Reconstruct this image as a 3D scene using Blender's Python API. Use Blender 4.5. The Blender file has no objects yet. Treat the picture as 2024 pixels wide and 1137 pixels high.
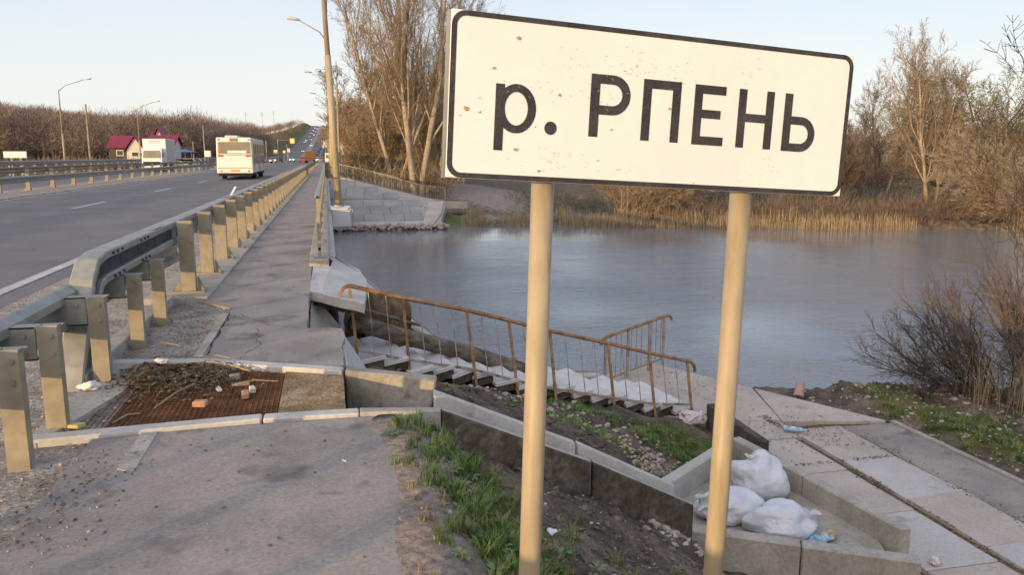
import bpy, math, random
import numpy as np
from math import sin, cos, pi, radians, sqrt, atan2
from mathutils import Vector, Matrix
C = bpy.context.scene.collection
R = random.Random(7)

# ---------------- camera, sky, sun, exposure ----------------
sc = bpy.context.scene
cd = bpy.data.cameras.new("camera"); cam = bpy.data.objects.new("camera", cd); C.objects.link(cam)
cd.sensor_width = 36; cd.lens = 36*1540/2024; cd.clip_start = .05; cd.clip_end = 6000
cam.location = (0, 0, 1.6)
cam.rotation_euler = (radians(90-9.601), 0, radians(-13.223))
sc.camera = cam
SUN_EL, SUN_AZ = 6.0, 228.0
w = bpy.data.worlds.new("World"); sc.world = w; w.use_nodes = True
nt = w.node_tree; sky = nt.nodes.new('ShaderNodeTexSky'); sky.sky_type = 'NISHITA'; sky.sun_disc = False
sky.sun_elevation = radians(SUN_EL); sky.sun_rotation = radians(SUN_AZ)
sky.air_density = 1.0; sky.dust_density = 1.0; sky.ozone_density = 1.6
bg = nt.nodes['Background']; bg.inputs[1].default_value = .15
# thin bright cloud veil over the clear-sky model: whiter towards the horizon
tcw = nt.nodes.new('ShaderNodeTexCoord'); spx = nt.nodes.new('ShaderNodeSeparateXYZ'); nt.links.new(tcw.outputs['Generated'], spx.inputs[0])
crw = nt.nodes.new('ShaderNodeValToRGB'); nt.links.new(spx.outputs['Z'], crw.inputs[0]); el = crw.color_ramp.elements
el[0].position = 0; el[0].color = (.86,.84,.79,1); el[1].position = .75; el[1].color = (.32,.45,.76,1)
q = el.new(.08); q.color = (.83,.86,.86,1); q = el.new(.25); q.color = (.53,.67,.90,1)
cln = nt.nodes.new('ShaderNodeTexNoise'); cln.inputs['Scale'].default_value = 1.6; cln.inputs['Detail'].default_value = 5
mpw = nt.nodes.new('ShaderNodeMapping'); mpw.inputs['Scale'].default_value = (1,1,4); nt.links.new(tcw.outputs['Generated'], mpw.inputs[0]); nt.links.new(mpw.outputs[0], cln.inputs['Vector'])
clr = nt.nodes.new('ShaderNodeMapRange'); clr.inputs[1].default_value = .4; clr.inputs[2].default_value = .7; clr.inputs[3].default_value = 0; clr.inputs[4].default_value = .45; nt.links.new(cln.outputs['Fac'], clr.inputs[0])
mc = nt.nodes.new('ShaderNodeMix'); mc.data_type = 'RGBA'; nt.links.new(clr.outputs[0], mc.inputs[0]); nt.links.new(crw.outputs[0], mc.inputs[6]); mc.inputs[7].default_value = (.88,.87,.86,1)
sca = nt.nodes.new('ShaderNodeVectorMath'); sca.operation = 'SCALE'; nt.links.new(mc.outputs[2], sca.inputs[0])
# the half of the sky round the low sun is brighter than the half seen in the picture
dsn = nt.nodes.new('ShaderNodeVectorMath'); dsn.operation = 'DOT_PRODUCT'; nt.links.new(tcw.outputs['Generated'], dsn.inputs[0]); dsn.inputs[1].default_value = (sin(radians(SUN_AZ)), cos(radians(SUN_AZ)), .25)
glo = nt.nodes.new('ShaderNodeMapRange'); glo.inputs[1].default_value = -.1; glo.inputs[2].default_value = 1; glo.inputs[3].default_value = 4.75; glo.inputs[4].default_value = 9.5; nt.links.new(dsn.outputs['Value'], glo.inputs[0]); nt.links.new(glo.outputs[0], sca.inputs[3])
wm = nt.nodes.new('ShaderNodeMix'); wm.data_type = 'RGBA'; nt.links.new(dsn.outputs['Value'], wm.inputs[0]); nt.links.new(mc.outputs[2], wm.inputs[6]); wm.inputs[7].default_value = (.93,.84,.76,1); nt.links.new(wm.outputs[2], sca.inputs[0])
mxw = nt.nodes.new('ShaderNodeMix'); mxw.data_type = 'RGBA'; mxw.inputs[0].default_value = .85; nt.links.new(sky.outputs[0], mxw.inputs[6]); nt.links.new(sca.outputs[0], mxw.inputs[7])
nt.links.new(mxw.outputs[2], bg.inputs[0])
sl = bpy.data.lights.new("sun", 'SUN'); so = bpy.data.objects.new("sun", sl); C.objects.link(so)
sl.energy = 2.9; sl.angle = radians(.6); sl.color = (1, .69, .36)
sd = Vector((sin(radians(SUN_AZ))*cos(radians(SUN_EL)), cos(radians(SUN_AZ))*cos(radians(SUN_EL)), sin(radians(SUN_EL))))
so.rotation_euler = sd.to_track_quat('Z', 'Y').to_euler()
sc.view_settings.view_transform = 'Standard'; sc.view_settings.look = 'None'
sc.view_settings.gamma = 1; sc.view_settings.use_curve_mapping = False
sc.view_settings.exposure = .68
sc.render.engine = 'CYCLES'
sc.cycles.max_bounces = 5

# ---------------- helpers ----------------
def tag(o, label=None, cat=None, group=None, kind=None):
    if label: o['label'] = label
    if cat: o['category'] = cat
    if group: o['group'] = group
    if kind: o['kind'] = kind
    return o
def empty(name, loc, label, cat, group=None, rz=0):
    o = bpy.data.objects.new(name, None); C.objects.link(o); o.location = loc; o.rotation_euler = (0, 0, rz)
    o.empty_display_size = .1
    return tag(o, label, cat, group)
def V(*a): return Vector(a)
class MB:
    def __init__(s): s.v = []; s.f = []
    def add(s, vs, fs):
        n = len(s.v); s.v += [tuple(v) for v in vs]; s.f += [tuple(n+i for i in f) for f in fs]; return s
    def hull8(s, b, t):   # b, t: 4 bottom and 4 top points, counter-clockwise
        return s.add(list(b)+list(t), [(3,2,1,0),(4,5,6,7),(0,1,5,4),(1,2,6,5),(2,3,7,6),(3,0,4,7)])
    def box(s, x0, y0, z0, x1, y1, z1):
        return s.hull8([(x0,y0,z0),(x1,y0,z0),(x1,y1,z0),(x0,y1,z0)], [(x0,y0,z1),(x1,y0,z1),(x1,y1,z1),(x0,y1,z1)])
    def obox(s, c, ax, ay, az):
        c = Vector(c); ax = Vector(ax); ay = Vector(ay); az = Vector(az)
        return s.hull8([c-ax-ay-az, c+ax-ay-az, c+ax+ay-az, c-ax+ay-az], [c-ax-ay+az, c+ax-ay+az, c+ax+ay+az, c-ax+ay+az])
    def prism(s, pts, off):    # polygon extruded by vector off
        off = Vector(off); n = len(pts); P = [Vector(p) for p in pts]; Q = [p+off for p in P]
        return s.add(P+Q, [tuple(range(n))[::-1], tuple(range(n, 2*n))]+[(i, (i+1)%n, n+(i+1)%n, n+i) for i in range(n)])
    def tube(s, pts, r, n=8, cap=True, flat=None):
        pts = [Vector(p) for p in pts]; m = len(pts)
        if not hasattr(r, '__len__'): r = [r]*m
        prev = None; vs = []
        for i, p in enumerate(pts):
            d = (pts[min(i+1, m-1)]-pts[max(i-1, 0)]).normalized()
            up = V(0,0,1) if abs(d.z) < .95 else V(0,1,0)
            if prev is not None: a = (prev-d*prev.dot(d)).normalized()
            else: a = d.cross(up).normalized()
            prev = a; b = d.cross(a)
            for k in range(n):
                t = 2*pi*(k+.5)/n; vs.append(p+(a*cos(t)+b*sin(t))*r[i])
        fs = [(i*n+k, i*n+(k+1)%n, (i+1)*n+(k+1)%n, (i+1)*n+k) for i in range(m-1) for k in range(n)]
        if cap: fs += [tuple(range(n))[::-1], tuple(range((m-1)*n, m*n))]
        return s.add(vs, fs)
    def sweep(s, prof, pts, closed=True, side=(1,0,0), up=(0,0,1)):   # profile (a,b) swept: a along side, b along up
        side = Vector(side); up = Vector(up); n = len(prof); m = len(pts); vs = []
        for p in pts:
            for a, b in prof: vs.append(Vector(p)+side*a+up*b)
        rng = range(n if closed else n-1)
        fs = [(i*n+k, i*n+(k+1)%n, (i+1)*n+(k+1)%n, (i+1)*n+k) for i in range(m-1) for k in rng]
        if closed: fs += [tuple(range(n))[::-1], tuple(range((m-1)*n, m*n))]
        return s.add(vs, fs)
    def build(s, name, m, parent=None, smooth=False, bevel=0, seg=1, local=False):
        me = bpy.data.meshes.new(name)
        off = Vector((0,0,0)) if (parent is None or local) else wloc(parent)
        me.from_pydata([tuple(Vector(v)-off) for v in s.v], [], s.f); me.validate()
        if m: me.materials.append(m)
        if bevel or True:
            import bmesh
            b = bmesh.new(); b.from_mesh(me); bmesh.ops.recalc_face_normals(b, faces=b.faces); b.to_mesh(me); b.free()
        if smooth: me.shade_smooth()
        o = bpy.data.objects.new(name, me); C.objects.link(o)
        if parent: o.parent = parent
        if bevel:
            mo = o.modifiers.new("bevel", 'BEVEL'); mo.width = bevel; mo.segments = seg; mo.limit_method = 'ANGLE'; mo.angle_limit = radians(40)
        return o
def wloc(o):
    l = Vector(o.location)
    while o.parent: o = o.parent; l = l+Vector(o.location)
    return l
def np_mesh(name, v, f, m, parent=None, smooth=False):
    """v: (n,3) array; f: (k,3|4) array"""
    me = bpy.data.meshes.new(name); v = np.asarray(v, np.float32); f = np.asarray(f, np.int32)
    me.vertices.add(len(v)); me.vertices.foreach_set('co', v.ravel())
    k = f.shape[1]; me.loops.add(f.size); me.loops.foreach_set('vertex_index', f.ravel())
    me.polygons.add(len(f)); me.polygons.foreach_set('loop_start', np.arange(0, f.size, k, dtype=np.int32))
    me.update(calc_edges=True)
    for mm in (m if isinstance(m, list) else [m]): me.materials.append(mm)
    if smooth: me.shade_smooth()
    o = bpy.data.objects.new(name, me); C.objects.link(o)
    if parent: o.parent = parent
    return o
def kids(o): return [c for c in bpy.data.objects if c.parent == o]
def dup(root, loc=None, rz=None, label=None, group=None, scale=None, _k=None):
    allk = {}
    for c in bpy.data.objects:
        if c.parent: allk.setdefault(c.parent.name, []).append(c)
    def rec(o, par):
        c = o.copy(); C.objects.link(c); c.parent = par
        for ch in allk.get(o.name, []): rec(ch, c)
        return c
    r = rec(root, None)
    if loc is not None: r.location = loc
    if rz is not None: r.rotation_euler = (0, 0, rz)
    if scale is not None: r.scale = (scale,)*3
    if label: r['label'] = label
    if group: r['group'] = group
    return r

# ---------------- materials ----------------
def mat(name, cols, scale=3.0, rough=.8, bump=0, bscale=None, detail=6, metal=0, spec=.3, obj=False, fine=.25, fscale=None, stretch=None, lo=.35, hi=.65, stain=None, trans=0):
    """cols: 1-3 base colours mixed by noise, with a second finer noise modulating value"""
    m = bpy.data.materials.new(name); m.use_nodes = True; n = m.node_tree; N = n.nodes; L = n.links
    b = N['Principled BSDF']; b.inputs['Roughness'].default_value = rough; b.inputs['Metallic'].default_value = metal
    b.inputs['Specular IOR Level'].default_value = spec
    if obj: tc = N.new('ShaderNodeTexCoord'); co = tc.outputs['Object']
    else: tc = N.new('ShaderNodeNewGeometry'); co = tc.outputs['Position']
    if stretch:
        mp = N.new('ShaderNodeMapping'); mp.inputs['Scale'].default_value = stretch; L.new(co, mp.inputs[0]); co = mp.outputs[0]
    no = N.new('ShaderNodeTexNoise'); no.inputs['Scale'].default_value = scale; no.inputs['Detail'].default_value = detail; no.inputs['Roughness'].default_value = .6
    L.new(co, no.inputs['Vector'])
    cr = N.new('ShaderNodeValToRGB'); L.new(no.outputs['Fac'], cr.inputs[0])
    e = cr.color_ramp.elements; cols = [tuple(c)+(1,) for c in cols]
    if len(cols) == 1: cols = cols*2
    e[0].position = lo; e[0].color = cols[0]; e[1].position = hi; e[1].color = cols[-1]
    if len(cols) == 3: q = e.new((lo+hi)/2); q.color = cols[1]
    out = cr.outputs[0]
    if fine:
        n2 = N.new('ShaderNodeTexNoise'); n2.inputs['Scale'].default_value = fscale or scale*14; n2.inputs['Detail'].default_value = 4
        L.new(co, n2.inputs['Vector'])
        mr = N.new('ShaderNodeMapRange'); mr.inputs[1].default_value = .3; mr.inputs[2].default_value = .7; mr.inputs[3].default_value = 1-fine; mr.inputs[4].default_value = 1+fine
        L.new(n2.outputs['Fac'], mr.inputs[0])
        mx = N.new('ShaderNodeVectorMath'); mx.operation = 'MULTIPLY'; L.new(out, mx.inputs[0]); L.new(mr.outputs[0], mx.inputs[1]); out = mx.outputs[0]
    if stain:   # (colour, scale, threshold)
        n3 = N.new('ShaderNodeTexNoise'); n3.inputs['Scale'].default_value = stain[1]; n3.inputs['Detail'].default_value = 8; n3.inputs['Roughness'].default_value = .65
        L.new(co, n3.inputs['Vector'])
        r3 = N.new('ShaderNodeMapRange'); r3.inputs[1].default_value = stain[2]; r3.inputs[2].default_value = stain[2]+.1; L.new(n3.outputs['Fac'], r3.inputs[0])
        m3 = N.new('ShaderNodeMix'); m3.data_type = 'RGBA'; L.new(r3.outputs[0], m3.inputs[0]); L.new(out, m3.inputs[6]); m3.inputs[7].default_value = tuple(stain[0])+(1,); out = m3.outputs[2]
    L.new(out, b.inputs['Base Color'])
    if bump:
        nb = N.new('ShaderNodeTexNoise'); nb.inputs['Scale'].default_value = bscale or scale*6; nb.inputs['Detail'].default_value = 6; L.new(co, nb.inputs['Vector'])
        bp = N.new('ShaderNodeBump'); bp.inputs['Strength'].default_value = 1; bp.inputs['Distance'].default_value = bump; L.new(nb.outputs['Fac'], bp.inputs['Height']); L.new(bp.outputs[0], b.inputs['Normal'])
    if trans: b.inputs['Transmission Weight'].default_value = trans
    return m
def emis(name, col, s):
    m = bpy.data.materials.new(name); m.use_nodes = True; b = m.node_tree.nodes['Principled BSDF']
    b.inputs['Base Color'].default_value = tuple(col)+(1,); b.inputs['Emission Color'].default_value = tuple(col)+(1,); b.inputs['Emission Strength'].default_value = s
    return m
M = {}
M['asphalt'] = mat('asphalt', [(.125,.113,.108),(.165,.148,.140)], .6, .85, .0012, 90, fine=.22, fscale=60, stain=((.10,.09,.09), .35, .58), spec=.35)
M['walk'] = mat('sidewalk_asphalt', [(.215,.19,.17),(.275,.24,.21),(.32,.27,.23)], 1.3, .92, .0006, 70, fine=.17, fscale=55, stain=((.145,.13,.118), 1.7, .56))
M['dust'] = mat('dusty_gravel', [(.19,.16,.135),(.28,.24,.20),(.36,.31,.26)], 3.5, .95, .02, 25, fine=.4, fscale=40)
M['mark'] = mat('worn_white_paint', [(.33,.32,.30),(.50,.485,.46)], 6, .7, fine=.15)
M['conc'] = mat('weathered_concrete', [(.28,.25,.21),(.39,.355,.305)], 2.5, .9, .004, 30, fine=.15, fscale=30, stain=((.16,.145,.125), 4, .6))
M['conc_mid'] = mat('grimy_shaded_concrete', [(.17,.145,.115),(.26,.23,.19),(.34,.31,.27)], 2.0, .9, .004, 30, fine=.15, fscale=30, stain=((.11,.095,.075), 4, .58))  # grime, plus the shade of the channel's inner face painted in
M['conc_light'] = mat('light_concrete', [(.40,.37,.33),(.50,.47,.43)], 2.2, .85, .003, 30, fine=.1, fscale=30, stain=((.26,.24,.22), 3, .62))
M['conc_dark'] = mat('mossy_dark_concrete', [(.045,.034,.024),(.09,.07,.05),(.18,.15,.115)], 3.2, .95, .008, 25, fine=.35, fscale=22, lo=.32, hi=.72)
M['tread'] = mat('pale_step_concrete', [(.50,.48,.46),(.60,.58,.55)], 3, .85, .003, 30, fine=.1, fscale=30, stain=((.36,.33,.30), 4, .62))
M['slab'] = mat('path_slab_concrete', [(.37,.31,.26),(.47,.40,.34)], 1.1, .9, .004, 30, fine=.12, fscale=35, stain=((.30,.255,.22), 1.6, .58))
M['slab_grey'] = mat('grey_path_slab_concrete', [(.40,.365,.335),(.48,.44,.405)], 1.0, .9, .004, 30, fine=.1, fscale=35, stain=((.26,.25,.235), 2.1, .6))
M['steel'] = mat('galvanised_steel', [(.22,.215,.185),(.31,.30,.26)], 4, .55, .001, 20, metal=.35, spec=.4, fine=.1, fscale=14, stain=((.26,.22,.16), 7, .66))
M['steel_dusty'] = mat('dusty_galvanised_steel', [(.25,.215,.15),(.32,.275,.195)], 5, .7, .001, 20, metal=.1, spec=.3, fine=.12, fscale=14, stain=((.25,.2,.13), 9, .66))
M['dark_groove'] = mat('dark_steel_groove', [(.03,.03,.04),(.06,.06,.07)], 8, .8)  # near-black for the recessed web and the splice bolts
M['pole'] = mat('dull_yellow_grey_pole_paint', [(.29,.23,.14),(.37,.295,.19)], 4, .5, .0006, 40, fine=.12, fscale=30, stretch=(1,1,.22), stain=((.27,.19,.10), 14, .6), spec=.35)
M['rust'] = mat('rusted_steel', [(.15,.07,.032),(.28,.145,.065),(.34,.235,.14)], 9, .8, .002, 60, fine=.3, fscale=70, lo=.3, hi=.7)
M['rustpale'] = mat('rusty_grey_paint', [(.16,.09,.05),(.30,.24,.18),(.36,.31,.25)], 7, .8, .002, 60, fine=.25, fscale=50, lo=.32, hi=.6)
M['grate'] = mat('rusty_grating', [(.13,.062,.03),(.22,.10,.045)], 8, .85, .002, 60, fine=.3, fscale=40)
M['cover'] = mat('rusty_tread_cover', [(.17,.10,.045),(.26,.17,.08),(.33,.27,.2)], 5, .9, .01, 45, fine=.5, fscale=50, lo=.3, hi=.7)
M['darkpit'] = mat('dark_pit_and_hollows', [(.022,.018,.014),(.05,.04,.03)], 6, 1, .02, 20)  # near-black for the drain pit, cracks and painted hollow shade
M['soilclay'] = mat('eroded_clay', [(.045,.028,.015),(.12,.075,.035),(.2,.13,.065)], 5, .95, .05, 12, fine=.4, fscale=30, lo=.3, hi=.7)
M['log'] = mat('old_grey_timber', [(.07,.055,.042),(.15,.12,.09),(.22,.185,.15)], 4, .9, .01, 30, stretch=(1,3,3), fine=.3)
M['stone'] = mat('pale_crushed_stone', [(.23,.18,.145),(.37,.30,.245),(.48,.40,.335)], 14, .9, .004, 60, fine=.2, fscale=60)
M['white_bag'] = mat('white_plastic_sack', [(.52,.53,.56),(.64,.64,.66)], 3, .28, .006, 30, fine=.04, spec=.5)
M['white_bag'].node_tree.nodes['Principled BSDF'].inputs['Subsurface Weight'].default_value = .5; M['white_bag'].node_tree.nodes['Principled BSDF'].inputs['Subsurface Scale'].default_value = .04
M['bluepl'] = mat('blue_plastic', [(.1,.25,.42),(.5,.6,.65)], 20, .4, fine=.1)
M['litter'] = mat('white_litter', [(.5,.5,.5),(.75,.74,.72)], 20, .6, fine=.1)
M['redlitter'] = mat('red_white_plastic', [(.55,.5,.5),(.6,.56,.55),(.5,.12,.12)], 18, .4, fine=.1, lo=.4, hi=.62)
M['brick'] = mat('brick_shard', [(.4,.19,.1),(.5,.3,.2)], 18, .9, .004, 60)
M['reed_m'] = mat('dry_reed', [(.24,.175,.10),(.36,.27,.165)], 2, .8, fine=.3, fscale=9)
M['leaflitter'] = mat('leaf_litter', [(.04,.028,.018),(.12,.085,.05),(.24,.18,.11)], 22, .95, fine=.4, fscale=60, lo=.3, hi=.7)
def bark(name, c): return mat(name, [tuple(x*.6 for x in c), c], 1.2, .9, fine=.3, fscale=8)
M['bark'] = bark('brown_bark', (.20,.145,.09)); M['barkgold'] = bark('golden_bark', (.36,.285,.195)); M['barkgrey'] = bark('grey_brown_bark', (.17,.13,.10))
M['barkdark'] = bark('dark_bark', (.10,.072,.05)); M['birch'] = bark('pale_birch_bark', (.42,.37,.3))
M['twig'] = bark('golden_twig', (.33,.24,.145)); M['twigred'] = bark('reddish_brown_twig', (.20,.15,.11)); M['twigdark'] = bark('dark_twig', (.11,.075,.05))
M['bushtwig'] = bark('grey_brown_twig', (.20,.155,.12))
M['leafspring'] = mat('spring_leaf', [(.10,.12,.035),(.19,.19,.065)], 1.5, .6, fine=.3, fscale=9)
M['evergreen'] = mat('evergreen_needles', [(.03,.045,.022),(.06,.075,.03)], 1.5, .8, fine=.3, fscale=9)
M['glass'] = mat('dark_window_glass', [(.03,.03,.03)], 2, .08, spec=.6, fine=0)
M['busglass'] = mat('sunlit_tinted_window', [(.19,.16,.10),(.27,.22,.13)], 1.2, .2, spec=.5, fine=0)
M['rubber'] = mat('black_rubber', [(.015,.015,.015),(.03,.03,.03)], 9, .9)
M['red_roof'] = mat('crimson_metal_roof', [(.17,.018,.04),(.23,.025,.05)], .3, .6, stretch=(6,6,.2), fine=.1)
M['wallcream'] = mat('cream_wall', [(.55,.47,.38),(.62,.54,.44)], .6, .9, fine=.06)
M['wallgrey'] = mat('grey_wall', [(.3,.28,.26),(.38,.36,.33)], .6, .9, fine=.06)
M['wallred'] = mat('brick_wall', [(.30,.15,.09),(.38,.2,.12)], 2, .9, fine=.15)
def paint(name, c, r=.35): return mat(name, [tuple(x*.9 for x in c), c], 1.0, r, spec=.5, fine=.03, obj=True)
M['white'] = paint('white_paint', (.72,.71,.68)); M['offwhite'] = paint('greyish_white_paint', (.5,.5,.49))
M['orangebox'] = paint('orange_tarpaulin', (.42,.17,.04), .7); M['yellow'] = paint('yellow_sign_face', (.75,.62,.02), .5); M['blue'] = paint('blue_sign_face', (.04,.14,.4), .5)
M['black'] = paint('black_paint', (.015,.015,.018), .5); M['tail'] = emis('red_tail_lamp', (.5,.02,.02), .25); M['headl'] = emis('lit_headlamp', (1,.85,.7), 5)
M['amber'] = paint('amber_strip', (.7,.3,.03)); M['grey'] = paint('mid_grey_paint', (.18,.18,.19))

# water
def water_mat():
    m = bpy.data.materials.new('river_water'); m.use_nodes = True; n = m.node_tree; N = n.nodes; L = n.links; b = N['Principled BSDF']
    b.inputs['Base Color'].default_value = (.15,.175,.20,1); b.inputs['Roughness'].default_value = .04; b.inputs['IOR'].default_value = 1.9
    b.inputs['Specular IOR Level'].default_value = .5
    g = N.new('ShaderNodeNewGeometry')
    def lay(sc_, rot, str_, det):
        mp = N.new('ShaderNodeMapping'); mp.inputs['Scale'].default_value = sc_; mp.inputs['Rotation'].default_value = (0,0,rot); L.new(g.outputs['Position'], mp.inputs[0])
        t = N.new('ShaderNodeTexNoise'); t.inputs['Scale'].default_value = 1; t.inputs['Detail'].default_value = det; t.inputs['Roughness'].default_value = .55; L.new(mp.outputs[0], t.inputs['Vector'])
        q = N.new('ShaderNodeMath'); q.operation = 'MULTIPLY'; q.inputs[1].default_value = str_; L.new(t.outputs['Fac'], q.inputs[0]); return q.outputs[0]
    a = lay((2.6, 7.5, 1), .3, 1.0, 5); c = lay((.5, 1.3, 1), -.2, 1.5, 2)
    # calm and rippled patches
    pm = N.new('ShaderNodeTexNoise'); pm.inputs['Scale'].default_value = .09; pm.inputs['Detail'].default_value = 3; L.new(g.outputs['Position'], pm.inputs['Vector'])
    pr = N.new('ShaderNodeMapRange'); pr.inputs[1].default_value = .35; pr.inputs[2].default_value = .65; pr.inputs[3].default_value = .3; pr.inputs[4].default_value = 1.5; L.new(pm.outputs['Fac'], pr.inputs[0])
    fi = lay((7.0, 19.0, 1), .35, .40, 3)
    s0 = N.new('ShaderNodeMath'); s0.operation = 'ADD'; L.new(a, s0.inputs[0]); L.new(fi, s0.inputs[1])
    s = N.new('ShaderNodeMath'); s.operation = 'ADD'; L.new(s0.outputs[0], s.inputs[0]); L.new(c, s.inputs[1])
    sx_ = N.new('ShaderNodeSeparateXYZ'); L.new(g.outputs['Position'], sx_.inputs[0])   # sheltered, calmer water under the far bank
    sh = N.new('ShaderNodeMapRange'); sh.inputs[1].default_value = 20; sh.inputs[2].default_value = 42; sh.inputs[3].default_value = 1; sh.inputs[4].default_value = .12; L.new(sx_.outputs['Y'], sh.inputs[0])
    pm2 = N.new('ShaderNodeMath'); pm2.operation = 'MULTIPLY'; L.new(pr.outputs[0], pm2.inputs[0]); L.new(sh.outputs[0], pm2.inputs[1])
    s2 = N.new('ShaderNodeMath'); s2.operation = 'MULTIPLY'; L.new(s.outputs[0], s2.inputs[0]); L.new(pm2.outputs[0], s2.inputs[1])
    bp = N.new('ShaderNodeBump'); bp.inputs['Strength'].default_value = 1; bp.inputs['Distance'].default_value = .058; L.new(s2.outputs[0], bp.inputs['Height']); L.new(bp.outputs[0], b.inputs['Normal'])
    return m
M['water'] = water_mat()

# ---------------- terrain ----------------
def ss(a, b, x): t = np.clip((x-a)/(b-a), 0, 1); return t*t*(3-2*t)
def vnoise(x, y, seed=0):
    xi = np.floor(x).astype(np.int64); yi = np.floor(y).astype(np.int64); fx = x-xi; fy = y-yi
    def h(a, b):
        n = (a*374761393+b*668265263+seed*982451653) & 0xffffffff
        n = ((n ^ (n >> 13))*1274126177) & 0xffffffff
        return ((n ^ (n >> 16)) & 0xffff)/65535.
    u = fx*fx*(3-2*fx); v = fy*fy*(3-2*fy)
    return (h(xi,yi)*(1-u)+h(xi+1,yi)*u)*(1-v)+(h(xi,yi+1)*(1-u)+h(xi+1,yi+1)*u)*v-.5
def fbm(x, y, seed=0, o=4):
    s = 0; a = 1
    for i in range(o): s = s+a*vnoise(x*2**i+17*i, y*2**i-9*i, seed+i); a *= .5
    return s
_zy = np.array([-50,0,350,450,500,600,715,900,1100,1250,1600,3000]); _zz = np.array([0,0,-.2,0,1.2,6.2,14,27,41.5,47,48,48.])
def zr(Y): return (np.interp(Y-15, _zy, _zz)+np.interp(Y, _zy, _zz)+np.interp(Y+15, _zy, _zz))/3
def xs(Y): return 8*ss(400, 1100, Y)
def terrain(X, Y, detail=True):
    X = np.asarray(X, float); Y = np.asarray(Y, float)
    Z = zr(Y); rx = X-xs(Y); s = Y+.35*X+.5*fbm(X*.15, Y*.15, 3)*1.5
    # right-hand plain
    plain = -2.36+.9*ss(54, 75, s)+.5*ss(75, 130, s)
    hr = 9*ss(150, 420, Y)*ss(2, 14, rx)+16*ss(230, 540, Y)*ss(3, 50, rx)*np.exp(-np.maximum(rx-60,0)/70)+3*ss(60, 250, X)*ss(140, 300, Y)*(1+2*vnoise(X*.012,Y*.012,5))+Z*.8*np.exp(-np.maximum(rx,0)/140)
    plain = plain+hr+ss(9, 20, X)*ss(14, 4, Y)*.25
    plain = np.where(s < 16, plain+np.where(X > 8.2, .1*ss(8.2, 8.6, X), 0), plain)
    ch = ss(14.3, 15.6, s)*ss(52.2, 50.6, s)
    plain = plain*(1-ch)+(-3.9)*ch
    # left-hand plain
    rl = -26.8-rx
    pl_ = -1.6+(6+12*ss(20, 190, rl))*ss(190, 440, Y)*(1+.35*vnoise(X*.012,Y*.008,15))+Z*np.exp(-np.maximum(rl,0)/70)+6*ss(450, 700, Y)*np.exp(-np.maximum(rl,0)/120)*ss(0, 12, rl)
    pl_ = pl_*(1-ch)+(-3.9)*ch
    # embankments
    bottom = Z-.13
    near = ss(35, 25, Y)
    dN = np.hypot(np.maximum(rx-.3, 0), np.maximum(Y-12.6, 0))
    eA = -.6*np.maximum(rx-.36, 0)-.35*ss(2.6, 3.3, rx)+.10*ss(-.05, .25, Y-4.93-.37*(rx-.63))                                   # beside the drain
    eB = -.80*ss(.02, .2, rx)-.305*np.maximum(rx-.3, 0)-.32*ss(2.0, 3.3, rx)*(1-ss(7.9, 8.8, Y))                # beside the stair
    k = ss(5.7, 7.7, Y-.55*np.maximum(rx-.4, 0))
    eN = eA*(1-k)+eB*k-.75*np.maximum(Y-12.2, 0)
    dF = np.hypot(np.maximum(rx-.5, 0)*1.6, np.maximum(57-Y, 0)*1.0)
    eF = Z-.13-.30*dF
    emb = np.where(Y < 30, eN, eF)
    cutR = Z-.1+.7*np.maximum(rx-3, 0)
    right = np.maximum(np.minimum(plain, cutR), np.where((Y > 30) | (rx > .2), emb, -9))
    rlc = np.maximum(rl, 0)
    left = np.maximum(np.minimum(pl_, Z-.1+.6*np.maximum(rl-2, 0)), np.where((Y < 13) | (Y > 57), Z-.13-.5*rlc, -9))
    under = np.where((Y > 13.2) & (Y < 56), np.where(ch > .05, -3.9, -2.4), bottom-.25)
    under = np.where(Y > 30, np.maximum(under, emb-.15), under)
    h = np.where(rx > .12, right, np.where(rl > 0, left, np.where(Y < 13.2, Z-.4, np.where(Y < 57, under, Z-.3))))
    # soil running over the edge of the pavement, near the viewer
    edge = .20+.16*fbm(X*1.3, Y*1.3, 9)
    lip = (rx > edge) & (rx < .75) & (Y < 4.68)
    h = np.where((rx > .02) & (rx < .75) & (Y < 4.68), np.where(rx > edge-.1, np.minimum(-.03+.036*ss(edge-.1, edge+.25, rx), .01-.5*np.maximum(rx-.42, 0)), -.1), h)
    # washed-out hollow beside the stair and drain pit
    hol = ss(8.9, 9.6, Y)*ss(12.2, 11.4, Y)*ss(-.5, -.1, X)*ss(1.9, 1.2, X)
    h = h-.45*hol
    h = np.where((Y > 4.75) & (Y < 6.3) & (X > -1.75) & (X < .8), -.72, h)
    tY = Y-(4.93+.37*(X-.63)); inT = (X > .6) & (X < 2.95) & (tY > -.26) & (tY < .20)
    h = np.where((X > .5) & (X < 3.0) & (tY >= .17) & (tY < 1.3), np.minimum(h, -.545*(X-.63)-.03+.25*np.maximum(tY-.5, 0)+.04*fbm(X*3, Y*3, 55)*ss(.2,.5,tY)), h)
    h = np.where(inT, np.minimum(h, -.545*(X-.63)-.40), h)
    u = (X-.30)*.964+(Y-9.3)*.2647; v = -(X-.30)*.2647+(Y-9.3)*.964
    stz = -.8-1.56*u/5.29
    h = np.where((u > -.2) & (u < 5.6) & (v > -.02) & (v < 1.45), np.minimum(h, stz-.26), h)
    h = np.where((X > .3) & (X < 5) & (v >= 1.45) & (Y < 13.2), np.minimum(h, stz-.55), h)
    h = np.where((u > -.2) & (u < 5.3) & (v <= -.02) & (v > -.45), np.minimum(h, stz-.06-.10*ss(-.45,-.1,v)), h)
    # path, landing, concrete tray: keep ground below them
    tray = (X > 2.9) & (X < 5.4) & (Y > 5.7) & (Y < 8.2)
    h = np.where(tray & (X > 3.2), np.minimum(h, -2.3), h)
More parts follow.
